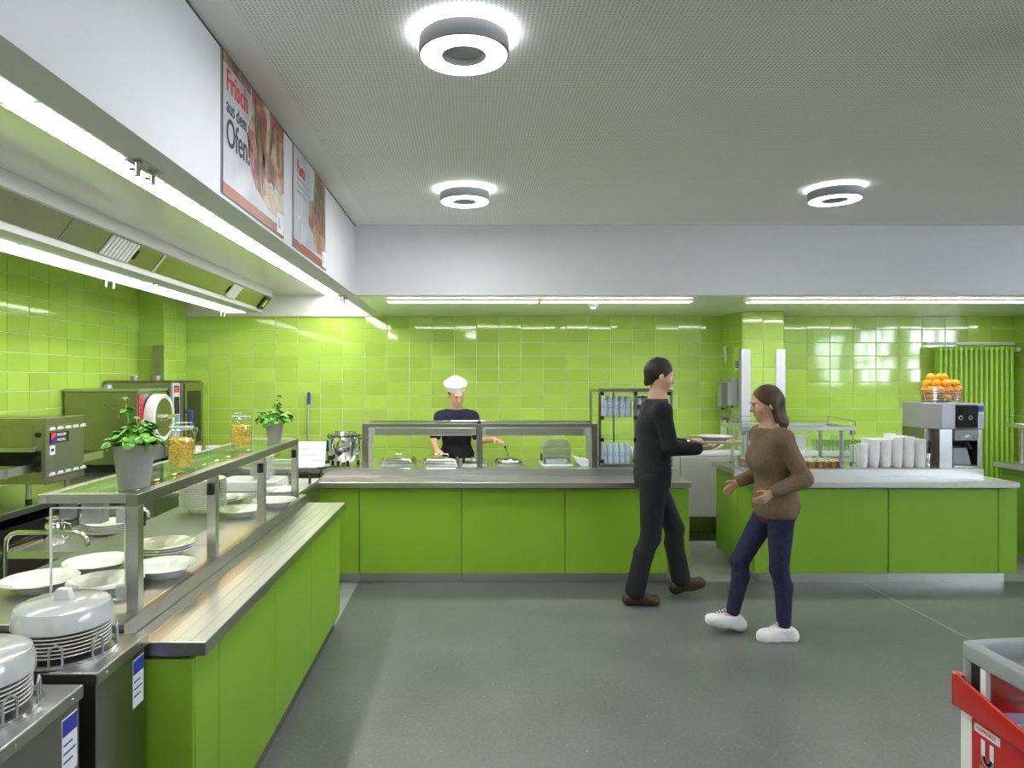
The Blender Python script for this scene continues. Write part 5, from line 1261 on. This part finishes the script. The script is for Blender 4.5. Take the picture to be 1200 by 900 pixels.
for k in range(3): a = R(120*k+170); fruit((bcx-.03+.06*math.cos(a), bcy+.05*math.sin(a), zb0+.222), 'on the very top')

# ---- bench behind the island with pail and glasses
bb_ = thing('back_bench', 'pale steel bench against the back wall behind the island', 'bench', (4.0,7.2,0))
MB().box(3.24,4.95,6.98,7.53,.12,.89).build('body', 'steel_satin', bb_, bevel=.003); MB().box(3.235,4.96,6.95,7.535,.89,.935).build('top', 'white_plastic', bb_, bevel=.003)
for k in range(3): MB().box(3.25+.57*k,3.81+.57*k,6.961,6.979,.14,.87).build('door', 'offwhite', bb_, bevel=.002)
for x in (3.3,4.9):
    for y in (7.05,7.45): MB().cyl((x,y,0),(x,y,.12),.02,n=10).build('foot', 'steel_dark', bb_)
px_ = (935-VX)*7.1/FPX
t = thing('plastic_pail', 'white plastic pail on the bench behind the island', 'pail', (px_,7.1,.935))
MB().lathe([(0,.9352),(.072,.9352),(.086,1.075),(.092,1.077),(.092,1.09),(.082,1.09),(.070,.945),(0,.945)], (px_,7.1,0), 30).build('body', 'offwhite', t, smooth=True)
MB().tube([(px_-.088,7.1,1.08),(px_-.06,7.02,1.0),(px_,6.995,.965),(px_+.06,7.02,1.0),(px_+.088,7.1,1.08)], .003, 6).build('handle', 'steel_dark', t)
gm_ = MB().lathe([(0,0),(.028,0),(.036,.11),(.034,.11),(.027,.006),(0,.006)], (0,0,0), 18).build('tmp', 'cup_clear', smooth=True); gme = gm_.data; bpy.data.objects.remove(gm_)
for c in range(7):
    for r_ in range(2):
        o = bpy.data.objects.new('drinking_glass', gme); COL.objects.link(o); o.location = (3.62+.082*c, 7.06+.085*r_, .9353); tag(o, 'clear glass, %s in the %s row on the bench behind the island' % (CORD[c], ('front','rear')[r_]), 'glass', 'glasses on the back bench')

# ================================================================= radiator
RX0, RX1 = 5.07, 5.90
rd = thing('tube_radiator', 'tall lime green tubular radiator on the back wall', 'radiator', (5.5,7.45,.35))
n = 15
for k in range(n):
    x = RX0 + .03 + (RX1-RX0-.06)*k/(n-1)
    MB().box(x-.0165,x+.0165,7.375,7.47,.40,2.0).build('tube', 'radiator_green', rd, bevel=.011, smooth=True)
for z in (.38, 1.985):
    for k in range(n):
        x = RX0 + .03 + (RX1-RX0-.06)*k/(n-1); MB().box(x-.024,x+.024,7.375,7.495,z,z+.045).build('header', 'radiator_green', rd, bevel=.012)
MB().cyl((RX1-.02,7.44,2.0),(6.005,7.44,2.0),.014,n=10).build('feed_pipe', 'panel_green', rd)
m = MB(); m.cyl((5.945,7.44,2.0),(5.99,7.44,2.0),.025,n=14); m.build('valve', 'white_plastic', rd)
for z in (.6, 1.8):
    for x in (RX0+.15, RX1-.15): MB().box(x-.015,x+.015,7.47,7.535,z,z+.03).build('wall_bracket', 'panel_green', rd)
o = MB().box(5.02,6.0,7.505,7.54,2.055,2.085).build('pipe_cover', 'white_paint', loc=(5.5,7.52,2.055), bevel=.004); tag(o, 'thin pale pipe cover above the green radiator', 'pipe cover')
# ================================================================= people: tapered limbs blended into one surface (signed distance field -> surface nets)
class SDF:
    def __init__(s, lo, hi, h):
        s.lo = np.array(lo, float); s.h = h; s.n = np.ceil((np.array(hi)-s.lo)/h).astype(int)+1
        s.F = np.full(tuple(s.n), .2, np.float32)
    def _blk(s, lo, hi):
        a = np.maximum(np.floor((np.array(lo)-s.lo)/s.h).astype(int), 0); b = np.minimum(np.ceil((np.array(hi)-s.lo)/s.h).astype(int)+1, s.n)
        if np.any(b <= a): return None, None
        ax = [(s.lo[i] + s.h*np.arange(a[i], b[i])).astype(np.float32) for i in range(3)]
        return tuple(slice(a[i], b[i]) for i in range(3)), np.meshgrid(*ax, indexing='ij', sparse=True)
    def _put(s, sl, d, k, sub):
        f = s.F[sl]
        if sub: d = -d; hh = np.clip(.5 - .5*(f-d)/k, 0, 1); s.F[sl] = f*(1-hh) + d*hh + k*hh*(1-hh)
        else: hh = np.clip(.5 + .5*(f-d)/k, 0, 1); s.F[sl] = f*(1-hh) + d*hh - k*hh*(1-hh)
    def cone(s, a, b, ra, rb, k=.02, sub=False, flat=None):
        a = np.array(a, float); b = np.array(b, float); m = max(ra, rb) + k + 3*s.h + .02
        sl, g = s._blk(np.minimum(a,b)-m, np.maximum(a,b)+m)
        if sl is None: return
        ab = b-a; L2 = max(float(ab@ab), 1e-9)
        t = np.clip(((g[0]-a[0])*ab[0] + (g[1]-a[1])*ab[1] + (g[2]-a[2])*ab[2])/L2, 0, 1)
        d = np.sqrt((g[0]-a[0]-t*ab[0])**2 + (g[1]-a[1]-t*ab[1])**2 + (g[2]-a[2]-t*ab[2])**2) - (ra + (rb-ra)*t)
        s._put(sl, d, k, sub)
    def ell(s, c, r, k=.02, sub=False, R_=None):
        c = np.array(c, float); r = np.array(r, float); m = (max(r) if R_ is not None else r) + k + 3*s.h + .02
        sl, g = s._blk(c-m, c+m)
        if sl is None: return
        q = [g[0]-c[0], g[1]-c[1], g[2]-c[2]]
        if R_ is not None: q = [q[0]*R_[0][i] + q[1]*R_[1][i] + q[2]*R_[2][i] for i in range(3)]
        k0 = np.sqrt((q[0]/r[0])**2 + (q[1]/r[1])**2 + (q[2]/r[2])**2); k1 = np.sqrt((q[0]/r[0]**2)**2 + (q[1]/r[1]**2)**2 + (q[2]/r[2]**2)**2) + 1e-6
        s._put(sl, k0*(k0-1)/k1, k, sub)
    def clip(s, nrm, p, lo=None, hi=None):    # keep the side nrm points away from
        n = np.array(nrm, float); n /= np.linalg.norm(n)
        sl, g = s._blk(lo if lo is not None else s.lo, hi if hi is not None else s.lo+s.h*(s.n-1))
        d = (g[0]-p[0])*n[0] + (g[1]-p[1])*n[1] + (g[2]-p[2])*n[2]
        s.F[sl] = np.maximum(s.F[sl], d)
    def mesh(s, name):
        F = s.F; F[0] = F[-1] = .1; F[:,0] = F[:,-1] = .1; F[:,:,0] = F[:,:,-1] = .1
        S = F < 0; c = S[:-1,:-1,:-1].astype(np.int8)
        tot = np.zeros_like(c)
        for i in (0,1):
            for j in (0,1):
                for k in (0,1): tot += S[i:S.shape[0]-1+i, j:S.shape[1]-1+j, k:S.shape[2]-1+k]
        act = (tot > 0) & (tot < 8); idx = np.argwhere(act); ids = np.full(act.shape, -1, np.int64); ids[act] = np.arange(len(idx))
        acc = np.zeros((len(idx),3)); cnt = np.zeros(len(idx)); I = idx.T
        for ax in range(3):
            o = [q for q in range(3) if q != ax]
            for u in (0,1):
                for v in (0,1):
                    b0 = [I[0].copy(), I[1].copy(), I[2].copy()]; b0[o[0]] += u; b0[o[1]] += v
                    b1 = [q.copy() for q in b0]; b1[ax] += 1
                    f0 = F[tuple(b0)]; f1 = F[tuple(b1)]; m = (f0 < 0) != (f1 < 0)
                    t = np.where(m, f0/np.where(m, f0-f1, 1), 0)
                    p = np.stack([x.astype(float) for x in b0], 1); p[:,ax] += t
                    acc[m] += p[m]; cnt[m] += 1
        V = s.lo + s.h*(acc/cnt[:,None])
        Q = []
        for ax in range(3):
            o = [q for q in range(3) if q != ax]; A = np.take(S, range(S.shape[ax]-1), ax); B = np.take(S, range(1, S.shape[ax]), ax)
            e = np.argwhere(A != B); e = e[(e[:,o[0]] > 0) & (e[:,o[1]] > 0)]
            fl = A[tuple(e.T)]
            def cid(du, dv):
                w_ = e.copy(); w_[:,o[0]] -= du; w_[:,o[1]] -= dv; return ids[tuple(w_.T)]
            q = np.stack([cid(0,0), cid(1,0), cid(1,1), cid(0,1)], 1)
            flip = fl if ax == 1 else ~fl
            q[flip] = q[flip][:,::-1]; Q.append(q)
        Q = np.concatenate(Q); Q = Q[(Q >= 0).all(1)]
        me = bpy.data.meshes.new(name); me.from_pydata(V.tolist(), [], Q.tolist())
        me.polygons.foreach_set('use_smooth', [True]*len(me.polygons))
        bm = bmesh.new(); bm.from_mesh(me); bmesh.ops.smooth_vert(bm, verts=bm.verts, factor=.4, use_axis_x=True, use_axis_y=True, use_axis_z=True); bmesh.ops.recalc_face_normals(bm, faces=bm.faces); bm.to_mesh(me); bm.free()
        return me
V3 = lambda *a: np.array(a, float)
def lerp(a, b, t): return np.array(a)*(1-t) + np.array(b)*t
def hand(S, wrist, d, palm_n, thumb, curl, sc=1.0):
    """five fingers: d = direction of the hand, palm_n = out of the palm, thumb = towards the thumb side"""
    d, palm_n, thumb = [np.array(q, float)/np.linalg.norm(q) for q in (d, palm_n, thumb)]
    w_ = np.array(wrist, float); pc = w_ + d*.045*sc
    for q in (-.022, -.008, .008, .022): S.cone(w_ + thumb*q*.6*sc, w_ + (d*.085 + thumb*q)*sc, .014*sc, .011*sc, .008)
    for i, (q, L) in enumerate(((.027,.068),(.009,.078),(-.009,.073),(-.026,.056))):
        a = w_ + (d*.084 + thumb*q)*sc; c1 = curl*.55; c2 = curl*1.35
        b = a + (d*math.cos(c1) + palm_n*math.sin(c1))*L*.52*sc; e = b + (d*math.cos(c2) + palm_n*math.sin(c2))*L*.48*sc
        S.cone(a, b, .0088*sc, .0080*sc, .003); S.cone(b, e, .0080*sc, .0065*sc, .003)
    a = w_ + (d*.028 + thumb*.026)*sc; b = a + (d*.6 + thumb*.75 + palm_n*.3)*.038*sc; e = b + (d*.85 + thumb*.25 + palm_n*.45)*.032*sc
    S.cone(a, b, .0115*sc, .0098*sc, .008); S.cone(b, e, .0098*sc, .0075*sc, .003)
def person(label, base, ang, J, cloth, hands, hs=1.0, fem=False):
    root = thing('person', label, 'person', base); root.rotation_euler = (0,0,ang)
    def put(name, me, mt, parent=root): me.materials.append(M[mt]); return raw(name, me, None, parent)
    pts = np.array([q for k_, q in J.items() if k_[0] != '_']); lo = pts.min(0)-.22; hi = pts.max(0)+.22; lo[2] = min(lo[2], -.01)
    hd_ = np.array(J['head']); up = hd_ - np.array(J['neck']); up /= np.linalg.norm(up)
    yaw = J.get('_yaw', 0.0)
    fw = V3(math.cos(yaw), math.sin(yaw), -.0); fw = fw - up*(fw@up); fw /= np.linalg.norm(fw); lf = np.cross(up, fw); RM = np.stack([fw, lf, up], 1)
    H = lambda f, l, u: hd_ + (fw*f + lf*l + up*u)*hs
    wd = .9 if fem else 1.0
    def torso(S, e=0.0, k=.05):
        pv, ch, nk = [np.array(J[q]) for q in ('pelvis','chest','neck')]
        S.ell(pv, (.115+e, .165*(1.03 if fem else .98)+e, .115+e), k); S.ell(lerp(pv,ch,.5), (.098+e, .135*wd+e, .16+e), k); S.ell(ch, (.115+e, .160*wd+e, .165+e), k)
        for q in ('shL','shR'): S.cone(lerp(ch, nk, .75), J[q], .060+e, .052*wd+e, k); S.cone(lerp(ch, pv, .1), J[q], .09+e, .05+e, k)
        if fem:
            for sg in (1,-1): S.ell(ch + V3(.075, .065*sg, -.03), (.05+e,.058+e,.06+e), .04)
    def arm(S, q, e=0.0, f0=0.0, f1=1.0):
        sh, el, wr = [np.array(J[x+q]) for x in ('sh','el','wr')]
        S.cone(sh, el, .050*wd+e, .040*wd+e, .02)
        if f1 > 0: S.cone(el, lerp(el, wr, f1), .042*wd+e, (.042+(.027-.042)*f1)*wd+e, .015)
    def leg(S, q, e=0.0, f1=1.0, kn=0.0):
        hp, kn_, an = [np.array(J[x+q]) for x in ('hip','kn','an')]
        S.cone(hp, kn_, .088*wd+e, .058*wd+e, .03); b = lerp(kn_, an, .3) + V3(-.018,0,0)
        S.cone(kn_, b, .055*wd+e, .055*wd+e, .02); S.cone(b, lerp(kn_, an, f1), .055*wd+e, (.036 if f1 == 1 else .040)*wd+e+kn, .02)
    def foot(S, q, e=0.0):
        an, toe = np.array(J['an'+q]), np.array(J['toe'+q]); d = toe-an; d2 = np.array([d[0],d[1],0]); d2 /= np.linalg.norm(d2)
        heel = an - d2*.045; heel[2] = an[2]-.058 + (an[2]-toe[2]-.055)*.3
        S.cone(an, heel, .036+e, .034+e, .02); S.cone(heel, toe, .034+e, .030+e, .02); S.cone(an, lerp(heel, toe, .65), .035+e, .036+e, .03)
        S.cone(toe + V3(-d2[1],d2[0],0)*.016, toe - V3(-d2[1],d2[0],0)*.016 - d2*.02, .028+e, .028+e, .02)
    # --- body
    S = SDF(lo, hi, .0062)
    torso(S, -.012); 
    for q in 'LR': arm(S, q, -.004); leg(S, q, -.012); foot(S, q, -.012); hand(S, J['wr'+q], *hands[q], sc=.95 if not fem else .86)
    S.cone(J['neck'], H(-.012,0,-.055), .054*wd, .050*wd, .03); S.cone(lerp(J['chest'],J['neck'],.7), J['neck'], .07, .054*wd, .04)
    S.ell(H(-.012,0,.030), V3(.098,.076,.100)*hs, .02, R_=RM); S.ell(H(.022,0,-.045), V3(.068,.058,.072)*hs, .03, R_=RM); S.ell(H(.060,0,-.088), V3(.022,.026,.018)*hs, .02, R_=RM)
    S.cone(H(.086,0,.012), H(.106,0,-.028), .008*hs, .013*hs, .010)                      # nose
    S.ell(H(.102,.009,-.031), V3(.009,.009,.008)*hs, .006); S.ell(H(.102,-.009,-.031), V3(.009,.009,.008)*hs, .006)
    S.cone(H(.083,.030,.022), H(.083,-.030,.022), .012*hs, .012*hs, .02)                 # brow
    for sg in (1,-1):
        S.ell(H(.090,.030*sg,.002), V3(.014,.017,.011)*hs, .010, sub=True)               # eye sockets
        S.ell(H(-.010,.078*sg,-.010), V3(.018,.009,.032)*hs, .008, R_=RM)                # ears
        S.ell(H(.058,.040*sg,-.030), V3(.022,.020,.022)*hs, .02)                          # cheeks
    S.ell(H(.082,0,-.058), V3(.010,.024,.007)*hs, .008, R_=RM); S.ell(H(.080,0,-.069), V3(.010,.020,.007)*hs, .008, R_=RM)
    body = put('body', S.mesh('body'), 'skin')
    for sg in (1,-1):
        c = H(.074,.030*sg,.002); e = raw('eye', MB().sphere((0,0,0), .0125*hs, 12, 8).build('t','eye_white',smooth=True).data, None, root, c); bpy.data.objects.remove(bpy.data.objects['t'])
        i_ = raw('iris', MB().sphere((0,0,0), .0062*hs, 10, 6).build('t','iris',smooth=True).data, None, e, fw*.0085*hs); bpy.data.objects.remove(bpy.data.objects['t'])
        m = MB(); m.tube([Vector(H(.094,(.016+.009*k)*sg,.021+.003*math.sin(k))) for k in range(4)], .0035*hs, 6); m.build('t', cloth['hairmat'], smooth=True); raw('eyebrow', bpy.data.objects['t'].data, None, root); bpy.data.objects.remove(bpy.data.objects['t'])
    m = MB(); m.tube([Vector(H(.0905-.004*abs(k),.007*k,-.0635)) for k in (-2.6,-1.5,0,1.5,2.6)], [.0025,.0042,.0048,.0042,.0025], 6); m.build('t','lip',smooth=True); raw('lips', bpy.data.objects['t'].data, None, root); bpy.data.objects.remove(bpy.data.objects['t'])
    # --- clothes
    def shell(name, mt, fn, h=.009):
        S = SDF(lo, hi, h); fn(S); return put(name, S.mesh(name), mt)
    cloth['fn'](shell, J, torso, arm, leg, foot, H, RM, hs)
    return root

# ---- man in dark clothes carrying a tray to the right
Jm = dict(pelvis=V3(.02,0,.97), chest=V3(.045,0,1.33), neck=V3(.06,0,1.545), head=V3(.085,0,1.70),
          shL=V3(.05,.178,1.44), shR=V3(.05,-.178,1.44), elL=V3(.10,.215,1.18), elR=V3(.10,-.215,1.18), wrL=V3(.34,.15,1.165), wrR=V3(.34,-.15,1.165),
          hipL=V3(.03,.09,.92), hipR=V3(.01,-.09,.92), knR=V3(-.01,-.09,.50), knL=V3(.22,.09,.53), anR=V3(-.13,-.09,.095), anL=V3(.27,.09,.135), toeR=V3(.02,-.09,.030), toeL=V3(.42,.09,.11))
def man_fn(shell, J, torso, arm, leg, foot, H, RM, hs):
    def top(S):
        torso(S, .012)
        for q in 'LR': arm(S, q, .018, f1=.86)
        S.cone(J['pelvis']+V3(.005,.05,-.10), lerp(J['pelvis'],J['chest'],.6)+V3(0,.05,0), .118, .105, .05); S.cone(J['pelvis']+V3(.005,-.05,-.10), lerp(J['pelvis'],J['chest'],.6)+V3(0,-.05,0), .118, .105, .05); S.cone(lerp(J['chest'],J['neck'],.75), J['neck'], .078, .068, .03); S.clip((0,0,1), V3(0,0,1.53), (-.3,-.1,1.5), (.4,.1,2)); S.clip((0,0,-1), V3(0,0,.865), (-.3,-.3,.6), (.26,.3,1.0))
    shell('sweater', 'cloth_black', top)
    def tr(S):
        S.ell(J['pelvis'], (.127,.172,.115), .04)
        for q in 'LR': leg(S, q, .016, f1=.98, kn=.018)
        S.clip((0,0,1), V3(0,0,1.02))
    shell('trousers', 'cloth_black', tr)
    for q in 'LR':
        def sh(S, q=q): foot(S, q, .010); a = J['an'+q]; S.clip((0,0,1), a + V3(0,0,.02))
        s = shell('shoe', 'brown_leather', sh)
    def hair(S):
        S.ell(H(-.020,0,.044), V3(.106,.087,.102)*hs, .01, R_=RM); S.cone(H(-.06,0,.02), H(-.075,0,-.06), .06*hs, .04*hs, .03); S.ell(H(.085,0,-.045), V3(.075,.10,.095)*hs, .02, sub=True, R_=RM); S.ell(H(.0,0,-.13), V3(.10,.10,.075)*hs, .02, sub=True, R_=RM)
    shell('hair', 'hair_dark', hair, .006)
man = person('person in black clothes and brown shoes walking right with a tray', (1.36,5.17,0), 0, Jm, dict(hairmat='hair_dark', fn=man_fn),
       {'L': ((1,.0,.05),(0,0,1),(0,1,0.2),.55), 'R': ((1,0,.05),(0,0,1),(0,-1,.2),.55)}, hs=1.0)
tx, tz = 1.36+.47, 1.206
t = thing('serving_tray', 'pale tray with plates held by the person in black', 'tray', (tx,5.17,tz))
m = MB(); x0, x1, y0, y1 = tx-.145, tx+.15, 4.97, 5.37
MB().box(x0,x1,y0,y1,tz,tz+.008).build('tray_floor', 'wood_tray', t, bevel=.002)
m = MB(); m.tube([(x0,y0,tz+.012),(x1,y0,tz+.012),(x1,y1,tz+.012),(x0,y1,tz+.012),(x0,y0,tz+.012)], .009, 8); m.build('tray_rim', 'wood_tray', t, smooth=True)
plate(BOWL, (tx-.0,5.09,tz+.0082), 'white bowl on the carried tray, nearer the camera', group='bowls on the tray'); plate(SMALL, (tx+.045,5.275,tz+.0082), 'small white bowl on the carried tray, nearer the counter', group='bowls on the tray')

# ---- woman in a brown sweater, jeans and white sneakers walking left
Jw = dict(pelvis=V3(-.03,0,.86), chest=V3(.0,0,1.18), neck=V3(.012,0,1.375), head=V3(.035,0,1.515),
          shL=V3(0,.165,1.30), shR=V3(0,-.165,1.30), elL=V3(-.12,.20,1.055), elR=V3(-.04,-.20,1.05), wrL=V3(.07,.19,.97), wrR=V3(.15,-.17,.98),
          hipL=V3(-.03,.08,.82), hipR=V3(-.03,-.08,.82), knL=V3(-.02,.075,.455), knR=V3(.17,-.08,.475), anL=V3(-.055,.07,.088), anR=V3(.22,-.08,.115), toeL=V3(.085,.075,.030), toeR=V3(.36,-.08,.085))
def woman_fn(shell, J, torso, arm, leg, foot, H, RM, hs):
    def top(S):
        torso(S, .012)
        for q in 'LR': arm(S, q, .016, f1=.88)
        S.ell(J['pelvis']+V3(0,0,.02), (.126,.170,.15), .05); S.cone(lerp(J['chest'],J['neck'],.8), J['neck'], .075, .058, .03)
        S.clip((0,0,1), V3(0,0,1.36), (-.3,-.1,1.3), (.4,.1,2)); S.clip((0,0,-1), V3(0,0,.775), (-.4,-.3,.5), (.4,.15,.93)); S.clip((0,0,-1), V3(0,0,.775), (-.4,-.3,.5), (.02,.3,.93))
    shell('sweater', 'knit_brown', top)
    def under(S):
        S.ell(J['pelvis']-V3(0,0,.02), (.132,.172,.13), .04); S.clip((0,0,-1), V3(0,0,.735)); S.clip((0,0,1), V3(0,0,.80))
    shell('shirt_hem', 'shirt_plum', under)
    def tr(S):
        S.ell(J['pelvis'], (.122,.168,.11), .04)
        for q in 'LR': leg(S, q, .006, f1=.93, kn=.002)
        S.clip((0,0,1), V3(0,0,.90))
    shell('jeans', 'denim', tr)
    for q in 'LR':
        def sh(S, q=q): foot(S, q, .010); a = J['an'+q]; S.clip((0,0,1), a + V3(0,0,-.005))
        s = shell('sneaker', 'cloth_white', sh, .007)
        an, toe = J['an'+q], J['toe'+q]
        def so(S):
            d = toe-an; d2 = np.array([d[0],d[1],0]); d2 /= np.linalg.norm(d2); heel = an - d2*.045; heel[2] = an[2]-.058 + (an[2]-toe[2]-.055)*.3
            S.cone(heel, toe, .048, .045, .02); dn = heel-toe; nn = np.cross(dn, V3(0,1,0)); nn = nn/np.linalg.norm(nn); nn = nn if nn[2] > 0 else -nn
            S.clip(nn, heel - nn*.012); S.clip(-nn, heel - nn*.034)
        sl = shell('sole', 'sole', so, .007); sl.parent = s
        lc_ = MB()
        for k in range(4):
            c = lerp(an, toe, .34+.13*k); c = c + V3(0,0,.044-.003*k); lc_.tube([Vector(c+V3(0,-.018,-.006)), Vector(c+V3(0,0,.003)), Vector(c+V3(0,.018,-.006))], .003, 5)
        lc_.build('t','sole'); raw('laces', bpy.data.objects['t'].data, None, s); bpy.data.objects.remove(bpy.data.objects['t'])
    def hair(S):
        S.ell(H(-.022,0,.040), V3(.104,.086,.098)*hs, .01, R_=RM); S.cone(H(-.075,0,.0), H(-.085,0,-.15), .055*hs, .045*hs, .04); S.cone(H(-.085,0,-.15), H(-.075,0,-.20), .045*hs, .02*hs, .03)
        for sg in (1,-1): S.cone(H(-.03,.068*sg,.0), H(-.04,.066*sg,-.12), .026*hs, .022*hs, .03)
        S.ell(H(.085,0,-.04), V3(.070,.062,.085)*hs, .02, sub=True, R_=RM)
    shell('hair', 'hair_brown', hair, .006)
person('person in brown sweater, blue jeans and white sneakers walking left', (1.97,4.46,0), R(180), Jw, dict(hairmat='hair_brown', fn=woman_fn),
       {'L': ((.75,-.1,-.6),(.3,-1,.0),(.6,0,.7),.9), 'R': ((.75,.1,-.6),(.3,1,.0),(.6,0,.7),.9)}, hs=.93, fem=True)

# ---- cook with a white cap behind the back counter
Jc = dict(pelvis=V3(-.06,0,.92), chest=V3(.035,0,1.20), neck=V3(.095,0,1.385), head=V3(.15,0,1.52),
          shL=V3(.045,.158,1.285), shR=V3(.045,-.158,1.285), elL=V3(.11,.225,1.06), elR=V3(.10,-.225,1.06), wrL=V3(.29,.38,1.085), wrR=V3(.33,-.19,.995),
          hipL=V3(-.06,.09,.87), hipR=V3(-.06,-.09,.87), knL=V3(-.05,.10,.48), knR=V3(-.05,-.10,.48), anL=V3(-.08,.11,.092), anR=V3(-.08,-.11,.092), toeL=V3(.06,.12,.030), toeR=V3(.06,-.12,.030), _yaw=0.3)
def cook_fn(shell, J, torso, arm, leg, foot, H, RM, hs):
    def top(S):
        torso(S, .012)
        for q in 'LR': S.cone(J['sh'+q], lerp(J['sh'+q], J['el'+q], .8), .060, .056, .02)
        S.cone(lerp(J['chest'],J['neck'],.75), J['neck'], .075, .062, .03); S.clip((0,0,1), V3(0,0,1.375), (-.3,-.09,1.35), (.4,.09,2)); S.clip((0,0,-1), V3(0,0,.86), (-.4,-.3,.5), (.2,.3,.95))
    shell('tunic', 'cloth_navy', top)
    def ap(S):
        torso(S, .022); S.ell(J['pelvis']-V3(-.03,0,.14), (.14,.19,.26), .06); S.clip((-1,0,0), V3(.03,0,0)); S.clip((0,0,1), V3(0,0,1.26)); S.clip((0,0,-1), V3(0,0,.52)); S.clip((0,1,0), V3(0,.15,0)); S.clip((0,-1,0), V3(0,-.15,0))
    shell('apron', 'cloth_black', ap)
    def tr(S):
        S.ell(J['pelvis'], (.127,.172,.115), .04)
        for q in 'LR': leg(S, q, .010, f1=.97, kn=.012)
        S.clip((0,0,1), V3(0,0,.97))
    shell('trousers', 'cloth_black', tr)
    for q in 'LR':
        def sh(S, q=q): foot(S, q, .010); a = J['an'+q]; S.clip((0,0,1), a + V3(0,0,.02))
        shell('shoe', 'black', sh)
    def cap(S):
        S.cone(H(-.02,0,.070), H(-.025,0,.090), .102*hs, .108*hs, .02); S.ell(H(-.03,0,.115), V3(.125,.125,.050)*hs, .02, R_=RM)
        nn = RM[:,2]; S.clip(-nn, H(0,0,.050))
    shell('cap', 'cloth_white', cap, .007)
    def hair(S):
        S.ell(H(-.022,0,.03), V3(.102,.082,.095)*hs, .01, R_=RM); S.ell(H(.075,0,-.04), V3(.085,.10,.10)*hs, .02, sub=True, R_=RM); S.ell(H(-.03,0,-.12), V3(.12,.10,.075)*hs, .02, sub=True, R_=RM)
        nn = RM[:,2]; S.clip(nn, H(0,0,.055))
    shell('hair', 'hair_brown', hair, .006)
person('cook in white cap and dark apron working behind the back counter', (-.13,6.99,0), R(-90), Jc, dict(hairmat='hair_brown', fn=cook_fn),
       {'L': ((.75,.6,-.1),(0,0,-1),(.6,-.7,0),.7), 'R': ((.85,.25,-.35),(0,0,-1),(.3,1,0),.7)}, hs=.97)
